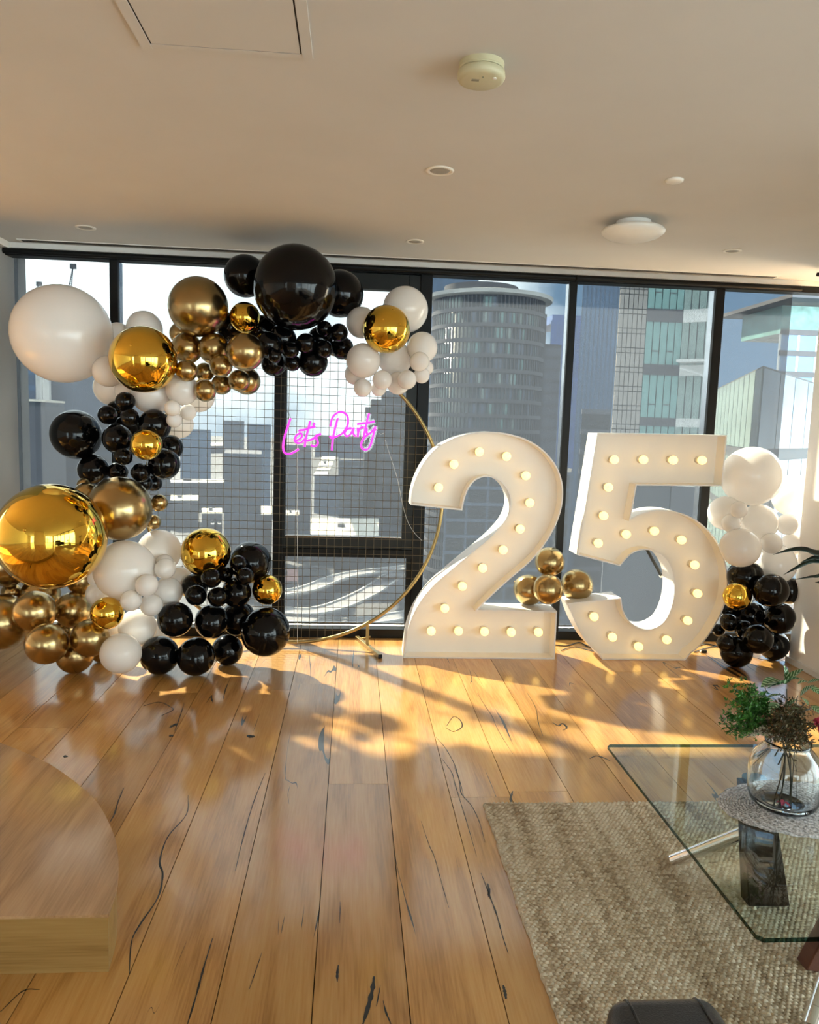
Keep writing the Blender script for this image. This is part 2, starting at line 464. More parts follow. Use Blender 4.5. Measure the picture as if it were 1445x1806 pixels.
def tag(o, label=None, cat=None, group=None, kind=None):
    if label: o['label'] = label
    if cat: o['category'] = cat
    if group: o['group'] = group
    if kind: o['kind'] = kind
    return o


def empty(name, loc=(0, 0, 0), rz=0.0, label=None, cat=None, group=None, kind=None):
    o = bpy.data.objects.new(name, None); C.objects.link(o)
    o.location = loc; o.rotation_euler = (0, 0, rz); o.empty_display_size = 0.05
    return tag(o, label, cat, group, kind)


def inst(name, me, parent=None, loc=(0, 0, 0), rot=(0, 0, 0), scale=(1, 1, 1)):
    o = bpy.data.objects.new(name, me); C.objects.link(o)
    o.location = loc; o.rotation_euler = rot; o.scale = scale
    if parent is not None:
        o.parent = parent
    return o


def spline(pts, sub=6, closed=False):
    """smooth curve through the points"""
    P = [Vector(p) for p in pts]; n = len(P); out = []
    for i in range(n if closed else n - 1):
        p0 = P[i - 1] if (closed or i > 0) else P[0] * 2 - P[1]
        p1 = P[i]; p2 = P[(i + 1) % n]
        p3 = P[(i + 2) % n] if (closed or i + 2 < n) else P[-1] * 2 - P[-2]
        for k in range(sub):
            t = k / sub
            out.append(0.5 * ((2 * p1) + (p2 - p0) * t + (2 * p0 - 5 * p1 + 4 * p2 - p3) * t * t + (3 * p1 - p0 - 3 * p2 + p3) * t ** 3))
    if not closed:
        out.append(P[-1])
    return out


# ------------------------------------------------------------------ the room
WY = 5.04            # inner plane of the window frames
CEIL = 2.5
LX = -2.19           # left end of the window wall in view
RX = 2.863           # face of the right wall
fl = MB().box((-6.2, -6.2, -0.12), (5.2, 5.3, -0.022)).build('floor', M['subfloor'])
tag(fl, 'floor of wide amber hardwood boards with black veins', 'floor', kind='structure')
PITCH, OFF = 0.2417, 0.173
k0 = int((-6.0 - OFF) / PITCH); k1 = int((4.9 - OFF) / PITCH)
rnd = random.Random(5)
for k in range(k0, k1 + 1):
    x0 = OFF + k * PITCH + 0.0013; x1 = x0 + PITCH - 0.0026
    cuts = [-6.0]
    y = -6.0 + rnd.uniform(1.2, 4.0)
    while y < 4.4:
        cuts.append(y); y += rnd.uniform(2.8, 4.6)
    cuts.append(WY + 0.05)
    if abs(x0 - OFF + PITCH) < 0.01:
        cuts = [-6.0, -3.1, -0.4, 2.93, WY + 0.05]
    if abs(x0 - OFF - 2 * PITCH) < 0.02:
        cuts = [-6.0, -2.2, 0.9, 2.86, WY + 0.05]
    for a, b in zip(cuts[:-1], cuts[1:]):
        cx, cy = (x0 + x1) / 2, (a + b) / 2
        hx, hy = (x1 - x0) / 2, (b - a) / 2 - 0.0008
        dz = rnd.uniform(-0.0006, 0.0)
        o = MB().box((-hx, -hy, -0.02), (hx, hy, 0.0)).build('plank', M['floor'], fl)
        o.location = (cx, cy, dz)
        o.rotation_euler = (rnd.uniform(-0.0006, 0.0006), rnd.uniform(-0.0015, 0.0015), 0)

def vein(px, w, taper=True):
    """dark resin-filled crack lying flush in the boards"""
    P = spline([on(x, y, 0.0) for x, y in px], 6)
    n = len(P); vs = []; fs = []
    for i, p in enumerate(P):
        t = (P[min(i + 1, n - 1)] - P[max(i - 1, 0)]).normalized()
        q = Vector((-t.y, t.x, 0))
        ww = w * (0.25 + 0.75 * math.sin(math.pi * (i + 0.4) / n)) * rnd.uniform(0.55, 1.25)
        vs += [(p.x - q.x * ww / 2, p.y - q.y * ww / 2, 0.0005), (p.x + q.x * ww / 2, p.y + q.y * ww / 2, 0.0005)]
    nv = len(vs)
    vs += [(x, y, -0.003) for x, y, z in vs]
    for i in range(n - 1):
        a, b = 2 * i, 2 * i + 2
        fs += [(a, a + 1, b + 1, b), (a, b, b + nv, a + nv), (a + 1, a + 1 + nv, b + 1 + nv, b + 1)]
    MB().add(vs, fs).build('gum_vein', M['vein'], fl)


for px, w in (([(332, 1403), (329, 1436), (296, 1476), (282, 1519), (287, 1542), (279, 1582), (246, 1632), (232, 1662), (228, 1718)], 0.0062),
              ([(468, 1363), (448, 1413), (432, 1466), (415, 1536)], 0.0035), ([(375, 1655), (359, 1708), (345, 1760), (328, 1815)], 0.0055),
              ([(660, 1722), (657, 1745), (651, 1770), (640, 1808)], 0.014), ([(597, 1702), (595, 1718), (595, 1732)], 0.007), ([(671, 1738), (668, 1755), (664, 1775)], 0.003), ([(676, 1765), (681, 1785), (690, 1806)], 0.005),
              ([(769, 1300), (785, 1318), (801, 1346), (810, 1375), (814, 1399), (832, 1421), (846, 1450), (856, 1486)], 0.0038), ([(779, 1337), (797, 1362), (803, 1383), (823, 1448), (841, 1510)], 0.003),
              ([(801, 1352), (812, 1380), (818, 1404)], 0.0025), ([(849, 1540), (859, 1566), (864, 1580), (876, 1612), (886, 1648), (897, 1682)], 0.0042), ([(860, 1558), (863, 1570), (862, 1582)], 0.010),
              ([(743, 1448), (757, 1490), (766, 1510), (780, 1560), (792, 1601)], 0.0028), ([(888, 1738), (891, 1750), (893, 1762)], 0.009), ([(600, 1590), (600, 1608), (599, 1628)], 0.003),
              ([(436, 1297), (443, 1299), (449, 1298)], 0.030), ([(300, 1283), (306, 1279), (314, 1276)], 0.022), ([(301, 1296), (303, 1299)], 0.02), ([(112, 1335), (118, 1333)], 0.03),
              ([(218, 1390), (208, 1415), (202, 1435), (194, 1450)], 0.006), ([(325, 1240), (318, 1262), (308, 1290)], 0.004),
              ([(975, 1274), (985, 1280), (992, 1276), (1000, 1283), (994, 1288)], 0.012), ([(930, 1222), (945, 1248), (950, 1275), (958, 1298)], 0.004), ([(1040, 1338), (1052, 1333), (1066, 1337), (1078, 1343)], 0.010),
              ([(905, 1395), (901, 1408), (903, 1417)], 0.010), ([(842, 1222), (856, 1245), (868, 1263), (880, 1290), (905, 1330)], 0.003), ([(788, 1280), (800, 1264), (812, 1270), (815, 1282), (800, 1290), (788, 1284)], 0.006),
              ([(253, 1245), (280, 1238), (300, 1246), (305, 1252), (285, 1262)], 0.004), ([(462, 1680), (440, 1745)], 0.002), ([(512, 1385), (508, 1400), (510, 1418)], 0.002), ([(0, 1785), (40, 1748), (70, 1745)], 0.003)):
    vein(px, w)

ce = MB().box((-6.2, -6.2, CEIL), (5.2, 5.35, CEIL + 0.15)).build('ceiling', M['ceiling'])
tag(ce, 'plain off-white plastered ceiling', 'ceiling', kind='structure')
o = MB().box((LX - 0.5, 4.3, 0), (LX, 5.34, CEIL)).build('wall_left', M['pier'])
tag(o, 'white wall pier at the left end of the windows', 'wall', kind='structure')
o = MB().box((LX - 0.1, 4.86, 2.462), (LX + 0.035, WY, CEIL)).build('trim_1', M['white_trim'])
tag(o, 'small white cornice block over the left wall pier', 'trim', kind='structure')
o = MB().box((RX, 2.1, 0), (RX + 0.2, 4.6, CEIL)).build('wall_right', M['wall'])
tag(o, 'white wall end at the right beside the balloon column', 'wall', kind='structure')
o = MB().box((RX - 0.018, 2.1, 0), (RX, 4.61, 0.035)).build('baseboard_right', M['white_trim'])
tag(o, 'low white skirting at the foot of the right wall', 'baseboard', kind='structure')
# parts of the room behind the camera (seen only in the mirror balls)
o = MB().box((-2.7, -1.6, 0), (-0.9, -1.45, CEIL)).build('wall_partition', M['wall'])
tag(o, 'white partition wall behind the camera', 'wall', kind='structure')
bk = MB()
for a, b in ((-6.2, -5.0), (-1.5, 0.2), (2.7, 3.06)):
    bk.box((a, -6.2, 0), (b, -6.0, CEIL))
o = bk.build('wall_back', M['wall']); tag(o, 'white rear wall between the back windows', 'wall', kind='structure')
o = MB().box((-6.2, -6.0, 0), (-6.0, 5.3, CEIL)).build('wall_far_left', M['wall']); tag(o, 'white far left wall of the room', 'wall', kind='structure')
sd = MB().box((5.0, 2.3, 0), (5.2, 5.3, CEIL)).box((3.06, 2.3, 0), (5.0, 2.4, CEIL)).box((2.95, -6.2, 0), (3.06, -5.6, CEIL))
o = sd.build('wall_far_right', M['wall']); tag(o, 'white far right wall beside the side windows', 'wall', kind='structure')


def window(n, label, bars, panes, mats='black_frame'):
    w = empty('window_%d' % n, bars[0][1], label=label, cat='window', kind='structure')
    org = Vector(bars[0][1])
    for nm, a, b, mt in bars:
        MB().box(Vector(a) - org, Vector(b) - org).build(nm, M[mt], w, bevel=0.003)
    for a, b in panes:
        MB().box(Vector(a) - org, Vector(b) - org).build('pane', M['pane'], w)
    return w


HEAD0, HEAD1 = 2.425, 2.468
GY0, GY1 = 5.215, 5.221
XM1, XM2, XM3 = (-1.558, -1.505), (1.402, 1.452), (2.400, 2.462)
SILL = 0.062


def fixed(n, label, x0, x1, mull=None, zh=HEAD1):
    bars = [('head_rail', (x0, WY, HEAD0), (x1, WY + 0.10, zh), 'black_frame'),
            ('sill_rail', (x0, WY, 0.0), (x1, WY + 0.10, SILL), 'black_frame')]
    if mull:
        bars.append(('mullion', (mull[0], WY, SILL), (mull[1], WY + 0.035, HEAD0), 'black_frame'))
        bars.append(('mullion_reveal', (mull[0] + 0.004, WY + 0.035, SILL), (mull[1] - 0.004, WY + 0.115, HEAD0), 'alu'))
    return window(n, label, bars, [((x0, GY0, 0.0), (x1, GY1, CEIL))])


fixed(1, 'leftmost tall window bay with cranes in its sky', LX, XM1[1], XM1)
fixed(2, 'window bay behind the left half of the balloon arch', XM1[1], -0.52)
# the opening sash behind the round mesh
window(3, 'black framed opening sash behind the neon sign', [
    ('head_rail', (-0.52, WY, 2.425), (0.492, WY + 0.1, HEAD1), 'black_frame'),
    ('jamb', (-0.52, WY, 0.0), (-0.455, WY + 0.1, 2.425), 'black_frame'),
    ('jamb', (0.415, WY, 0.0), (0.492, WY + 0.1, 2.425), 'black_frame'),
    ('sash_stile', (-0.505, WY + 0.012, 0.60), (-0.443, WY + 0.09, 2.42), 'dark_frame'),
    ('sash_stile', (0.340, WY + 0.012, 0.60), (0.415, WY + 0.09, 2.42), 'dark_frame'),
    ('sash_top_rail', (-0.443, WY + 0.012, 2.32), (0.340, WY + 0.09, 2.42), 'dark_frame'),
    ('sash_bottom_rail', (-0.443, WY + 0.012, 0.612), (0.340, WY + 0.09, 0.693), 'dark_frame'),
    ('transom', (-0.455, WY, 0.555), (0.415, WY + 0.1, 0.612), 'black_frame'),
    ('lower_stile', (-0.455, WY + 0.02, SILL), (-0.44, WY + 0.09, 0.555), 'black_frame'),
    ('lower_stile', (0.378, WY + 0.02, SILL), (0.415, WY + 0.09, 0.555), 'black_frame'),
    ('sill_rail', (-0.455, WY, 0.0), (0.415, WY + 0.1, SILL), 'black_frame'),
    ('sash_bead', (-0.443, WY + 0.008, 0.690), (0.340, WY + 0.02, 0.697), 'alu'),
], [((-0.52, GY0, 0.0), (0.492, GY1, CEIL))])
fixed(4, 'window bay with the round tower outside', 0.492, XM2[1], XM2)
fixed(5, 'window bay with the glass facade outside, above the five', XM2[1], XM3[1], XM3)
fixed(6, 'rightmost covered bay showing blue sky over a sloping roofline', XM3[1], 2.99)
fixed(7, 'uncovered strip of bright window beside the right wall', 2.99, 4.9)
fixed(8, 'side window bay left of the wall pier', -6.0, -3.7)
o = MB().box((-3.7, WY, 0), (LX - 0.5, 5.34, CEIL)).build('wall_front_left', M['wall']); tag(o, 'unseen white wall left of the pier, added to block the sun', 'wall', kind='structure')  # unseen solid stretch added to keep direct sun off the visible boards
# back and side windows
for n, (x0, x1) in ((9, (-5.0, -1.5)), (10, (0.2, 2.7))):
    bars = [('head_rail', (x0, -6.15, 2.42), (x1, -6.05, CEIL), 'black_frame'), ('sill_rail', (x0, -6.15, 0.0), (x1, -6.05, 0.06), 'black_frame')]
    q = 4
    for i in range(q + 1):
        xx = x0 + (x1 - x0) * i / q
        bars.append(('mullion', (xx - 0.025, -6.15, 0.06), (xx + 0.025, -6.05, 2.42), 'black_frame'))
    window(n, 'row of windows in the rear wall behind the camera, ' + ('left' if n == 9 else 'right'), bars, [((x0, -6.11, 0.0), (x1, -6.104, CEIL))])
SX0 = 2.94
bars = [('head_rail', (SX0, -5.6, 2.42), (SX0 + 0.1, 2.1, CEIL), 'black_frame'), ('sill_rail', (SX0, -5.6, 0.0), (SX0 + 0.1, 2.1, 0.06), 'black_frame')]
for i in range(7):
    yy = -5.57 + 7.64 * i / 6
    bars.append(('mullion', (SX0, yy - 0.025, 0.06), (SX0 + 0.1, yy + 0.025, 2.42), 'black_frame'))
window(11, 'side windows along the right wall beside the camera', bars, [((SX0 + 0.06, -5.6, 0.0), (SX0 + 0.066, 2.1, CEIL))])

# white strip over the windows and the slot diffuser in the ceiling
o = MB().box((LX - 0.5, WY - 0.012, HEAD1), (4.9, WY + 0.12, CEIL)).build('trim_2', M['white_trim'])
tag(o, 'white strip between the window heads and the ceiling', 'trim', kind='structure')
sl = empty('slot_diffuser', (0.35, 4.955, CEIL), label='long thin air slot in the ceiling along the window heads', cat='air vent')
MB().box((-2.42, -0.032, -0.004), (2.42, 0.032, 0.0)).build('frame', M['white_trim'], sl)
for yy in (-0.018, 0.0, 0.018):
    MB().box((-2.40, yy - 0.005, -0.0055), (2.40, yy + 0.005, -0.0038)).build('slot', M['dark_gap'], sl)

# outside ledge
o = MB().box((-6.2, 5.24, -0.25), (5.2, 5.36, 0.02)).build('trim_3', M['wall'])
tag(o, 'pale concrete ledge outside along the foot of the windows', 'ledge', kind='structure')

# ------------------------------------------------------------------ roller blinds
FY = 5.165


def blind(x0, x1, label, tube_x1):
    b = empty('roller_blind', (x0, FY, CEIL), label=label, cat='blind', group='sun-screen roller blinds over the windows')
    me = MB().add([(0.0, 0, -CEIL + 0.07), (x1 - x0, 0, -CEIL + 0.07), (x1 - x0, 0, -0.02), (0.0, 0, -0.02)], [(0, 1, 2, 3)])
    me.build('fabric', M['fabric'], b)
    MB().tube([(0.002, -0.150, -0.056), (tube_x1 - x0, -0.150, -0.056)], 0.017, 16).build('roller_tube', M['black_frame'], b, auto=50)
    MB().box((0.0, -0.006, -CEIL + 0.062), (x1 - x0, 0.006, -CEIL + 0.078)).build('bottom_bar', M['alu'], b)
    return b


blind(LX, 1.424, 'translucent grey sun-screen blind down over the left and middle bays', 1.424)
blind(-4.7, -3.72, 'unseen grey sun-screen blind added over part of the side bay to limit the sun', -3.72)  # added out of view to limit the sun entering the side bay
blind(1.432, 3.003, 'translucent grey sun-screen blind down over the two right bays, ending short of wall', 2.975)
rb = empty('blind_bracket', at(1442, 484, 4.62), label='black round blind tube end beside the right wall top', cat='bracket')
MB().tube([(0.0, 0, 0), (0.06, 0, 0)], 0.012, 12).build('tube_end', M['black_frame'], rb, auto=50)
MB().box((0.05, -0.02, -0.02), (0.062, 0.02, 0.11)).build('plate', M['black_frame'], rb)

# ------------------------------------------------------------------ timber platform at the lower left
pf = empty('timber_platform', (-1.6, 2.2, 0), label='low curved timber platform step at the lower left', cat='step')
edge = [on(192, 1613, 0.165), on(207, 1560, 0.165), on(208, 1505, 0.165), on(197, 1462, 0.165), on(172, 1416, 0.165), on(140, 1385, 0.165), on(108, 1361, 0.165), on(75, 1341, 0.165), on(0, 1310, 0.165), on(-110, 1275, 0.165)]
crv = [(p.x + 1.6, p.y - 2.2) for p in spline(edge, 6)]
outl = [(-2.4 + 1.6, edge[0].y - 2.2)] + crv + [(-2.4 + 1.6, crv[-1][1])]
inn = [(-2.4 + 1.6, edge[0].y - 2.2 + 0.006)] + [(x - 0.004, y + (0.006 if i == 0 else -0.003)) for i, (x, y) in enumerate(crv)] + [(-2.4 + 1.6, crv[-1][1] - 0.006)]
MB().prism(outl, 0.157, 0.165).build('tread', M['step'], pf)
MB().prism(inn, 0.0, 0.157).build('riser', M['step_front'], pf)


# ------------------------------------------------------------------ ceiling fittings
def downlight(x, y, label, r=0.045):
    p = on(x, y, CEIL)
    d = empty('downlight', (p.x, p.y, CEIL), label=label, cat='ceiling light', group='recessed ceiling downlights')
    MB().lathe([(r * 0.72, -0.001), (r * 0.78, -0.006), (r, -0.004), (r * 1.02, 0.0)], 32).build('trim_ring', M['socket'], d, smooth=True)
    MB().lathe([(r * 0.36, -0.003), (r * 0.48, -0.006), (r * 0.70, -0.003), (r * 0.72, 0.001)], 32).build('inner_ring', M['ring_grey'], d, smooth=True)
    MB().lathe([(0.0, -0.0025), (r * 0.36, -0.0025), (r * 0.36, 0.0)], 24).build('lamp_face', M['dark_gap'], d)
    return d


downlight(776, 300.5, 'recessed downlight mid ceiling, nearest of the four, ringed', 0.058)
downlight(151, 401, 'recessed downlight above the huge white balloon', 0.055)
downlight(732, 425.5, 'recessed downlight near the window heads, right of the huge black balloon', 0.052)
downlight(1292, 442, 'recessed downlight near the windows, right of the domed lamp', 0.052)

p = on(1190, 317, CEIL)
dsc = empty('blanking_plate', (p.x, p.y, CEIL), label='small flat white disc on the ceiling above the domed lamp', cat='cover plate')
MB().lathe([(0.0, -0.010), (0.030, -0.010), (0.036, -0.007), (0.038, 0.0)], 28).build('disc', M['opal'], dsc, smooth=True)

p = on(850, 113, CEIL)
sm = empty('smoke_detector', (p.x, p.y, CEIL), label='yellowed round smoke detector on the ceiling', cat='smoke detector')
MB().lathe([(0.066, 0.0), (0.066, -0.014), (0.064, -0.016), (0.064, -0.019)], 40).build('base', M['cream_plastic'], sm, auto=40)
MB().lathe([(0.060, -0.017), (0.060, -0.022)], 40).build('vent_gap', M['grey_print'], sm)
MB().lathe([(0.064, -0.020), (0.069, -0.024), (0.070, -0.038), (0.066, -0.046), (0.056, -0.049), (0.0, -0.051)], 40).build('cover', M['cream_plastic'], sm, auto=60)
MB().box((-0.030, -0.018, -0.0512), (-0.008, -0.006, -0.0485)).build('sticker', M['grey_print'], sm)
MB().lathe([(0.0, -0.0525), (0.006, -0.0520), (0.006, -0.048)], 16, c=(0.034, -0.030, 0.0)).build('test_button', M['socket'], sm, auto=50)
MB().lathe([(0.0, -0.053), (0.0025, -0.0525), (0.0025, -0.049)], 12, c=(0.0, -0.034, 0.0)).build('indicator', M['grey_print'], sm)

p = on(1118, 391, CEIL)
oy = empty('ceiling_lamp', (p.x, p.y, CEIL), label='domed opal white ceiling lamp, unlit', cat='ceiling light')
MB().lathe([(0.085, 0.0), (0.085, -0.022), (0.07, -0.026)], 40).build('base', M['white_trim'], oy, auto=50)
MB().lathe([(0.06, -0.018), (0.11, -0.024), (0.148, -0.036), (0.156, -0.046), (0.154, -0.056), (0.13, -0.074), (0.085, -0.088), (0.04, -0.093), (0.0, -0.094)], 56).build('shade', M['opal'], oy, smooth=True)

hp = empty('access_panel', (-0.385, 2.10, CEIL), label='square access hatch in the ceiling at the upper left', cat='hatch')
MB().box((-0.213, -0.225, -0.003), (0.213, 0.225, 0.0)).build('reveal', M['dark_gap'], hp)
MB().box((-0.208, -0.221, -0.0045), (0.208, 0.221, -0.0005)).build('panel', M['ceiling'], hp)
for nm, a, b in (('frame', (-0.243, -0.25, -0.0055), (-0.213, 0.25, 0)), ('frame', (0.213, -0.25, -0.0055), (0.243, 0.25, 0)),
                 ('frame', (-0.213, 0.225, -0.0045), (0.213, 0.25, 0))):
    MB().box(a, b).build(nm, M['ceiling'], hp)

# ------------------------------------------------------------------ round mesh frame
HY, HR = 4.812, 0.933
hc = at(521.7, 879.2, HY)
ms = empty('round_mesh_frame', (hc.x, HY, 0), label='round gold hoop with a square wire mesh standing before the windows', cat='backdrop frame')
ring = [(HR * math.cos(a), 0, hc.z + HR * math.sin(a)) for a in [2 * math.pi * i / 128 for i in range(128)]]
MB().tube(ring, 0.0115, 10, closed=True).build('hoop', M['hoop'], ms, smooth=True)
STEP = 0.0502
for i in range(-18, 19):
    d = i * STEP
    h = math.sqrt(max(0, HR * HR - d * d))
    MB().tube([(d, 0.004, hc.z - h), (d, 0.004, hc.z + h)], 0.0016, 5).build('wire', M['wire'], ms)
    MB().tube([(-h, 0.0072, hc.z + d), (h, 0.0072, hc.z + d)], 0.0016, 5).build('wire', M['wire'], ms)
for sx in (1, -1):
    f = at(648, 1130, HY).x - hc.x if sx > 0 else -(at(648, 1130, HY).x - hc.x)
    fm = Matrix.Translation((f, 0, 0)) @ Matrix.Rotation(math.radians(19 * sx), 4, 'Z')      # the feet splay outwards
    MB().box((-0.013, -0.235, 0.0), (0.013, 0.20, 0.026), fm).build('foot', M['hoop'], ms, bevel=0.002)
    MB().box((-0.0127, -0.240, 0.001), (0.0127, -0.2352, 0.025), fm).build('foot_cap', M['black_frame'], ms)
    zt = hc.z - math.sqrt(HR * HR - f * f)
    MB().box((f - 0.010, -0.010, 0.026), (f + 0.010, 0.010, zt + 0.004)).build('upright', M['hoop'], ms)
    MB().tube([(f - 0.045, 0.0, 0.06), (f + 0.02, 0.0, 0.075)], 0.006, 8).build('bolt', M['hoop'], ms)

# ------------------------------------------------------------------ neon sign
NY = 4.775
sg = empty('neon_sign', at(583, 765, NY), label="pink neon script sign reading Let's Party hung on the wire mesh", cat='sign')
so = Vector(sg.location)


def npt(q, dy=0.0):
    p = at(480 + q[0] / 3.6125, 680 + q[1] / 3.6125, NY)
    return p - so + Vector((0, dy, 0))


LET = [
    [[(118, 208), (100, 262), (80, 325), (70, 385), (78, 425), (105, 436), (140, 424), (170, 403)]],
    [[(138, 352), (165, 345), (190, 326), (188, 307), (168, 306), (149, 328), (146, 352), (165, 367), (192, 356), (213, 335)]],
    [[(243, 226), (228, 290), (214, 345), (208, 392)], [(168, 286), (205, 282), (240, 270), (276, 262)]],
    [[(270, 236), (262, 264)]],
    [[(215, 352), (250, 345), (290, 320), (312, 306)], [(296, 312), (276, 326), (288, 348), (290, 372), (270, 388), (246, 378)]],
    [[(420, 206), (404, 262), (388, 335), (381, 412)], [(371, 262), (385, 205), (418, 172), (456, 172), (482, 200), (482, 250), (455, 296), (415, 322), (380, 334), (368, 320)]],
    [[(508, 272), (482, 276), (463, 300), (474, 322), (498, 310), (516, 282), (520, 268), (518, 305), (532, 324)]],
    [[(545, 268), (548, 300), (546, 328)], [(548, 300), (562, 270), (586, 266)]],
    [[(618, 178), (604, 235), (590, 295), (584, 330)], [(541, 246), (580, 240), (620, 236), (655, 228)]],
    [[(604, 268), (604, 302), (622, 305), (645, 282), (658, 262)], [(658, 258), (645, 320), (625, 385), (600, 408), (575, 400), (568, 372), (590, 330), (630, 298), (664, 278)]],
]
for strokes in LET:
    mb = MB(); bkb = MB()
    for st in strokes:
        pts = spline([npt(q) for q in st], 5)
        mb.tube(pts, 0.0066, 8)
        bkb.tube([p + Vector((0, 0.013, 0)) for p in pts], 0.0006, 4)
        # flat clear backing following the stroke
        n = len(pts)
        vs = []
        for i, p in enumerate(pts):
            t = (pts[min(i + 1, n - 1)] - pts[max(i - 1, 0)]).normalized()
            s = Vector((-t.z, 0, t.x)) * 0.017
            for yy in (0.009, 0.013):
                vs += [p + s + Vector((0, yy, 0)), p - s + Vector((0, yy, 0))]
        fs = []
        for i in range(n - 1):
            a, b = i * 4, (i + 1) * 4
            fs += [(a, a + 1, b + 1, b), (a + 3, a + 2, b + 2, b + 3), (a, b, b + 2, a + 2), (a + 1, a + 3, b + 3, b + 1)]
        bkb.add(vs, fs)
    lt = mb.build('letter', M['neon'], sg, smooth=True)
    bkb.build('clear_backing', M['acrylic'], lt)
MB().tube(spline([npt((118, 208), 0.004), npt((110, 185), 0.004), npt((96, 164), 0.004)], 5), 0.0014, 5).build('wire_tie', M['cable'], sg)
MB().tube(spline([npt((678, 306), 0.0), npt((695, 309), 0.0), npt((714, 303), 0.0)], 5), 0.0016, 5).build('hanger_wire', M['cord_clear'], sg)
MB().tube(spline([npt((722, 345), 0.0), npt((740, 410), 0.0), npt((760, 470), 0.0), npt((800, 600), 0.0), npt((828, 740), 0.0), npt((862, 860), 0.0), npt((905, 935), 0.0), npt((955, 988), 0.0)], 5), 0.0014, 5).build('power_cord', M['cord_clear'], sg)
cp = [npt((160, 370), 0.0), npt((161, 600), 0.002), npt((160, 820), 0.0), npt((163, 1200), 0.002), npt((162, 1640), 0.0)]
MB().tube(spline(cp, 6), 0.0018, 5).build('power_cord', M['cord_clear'], sg)
MB().box(npt((154, 828)) - Vector((0, 0.006, 0)), npt((168, 804)) + Vector((0, 0.004, 0))).build('cord_clip', M['socket'], sg)

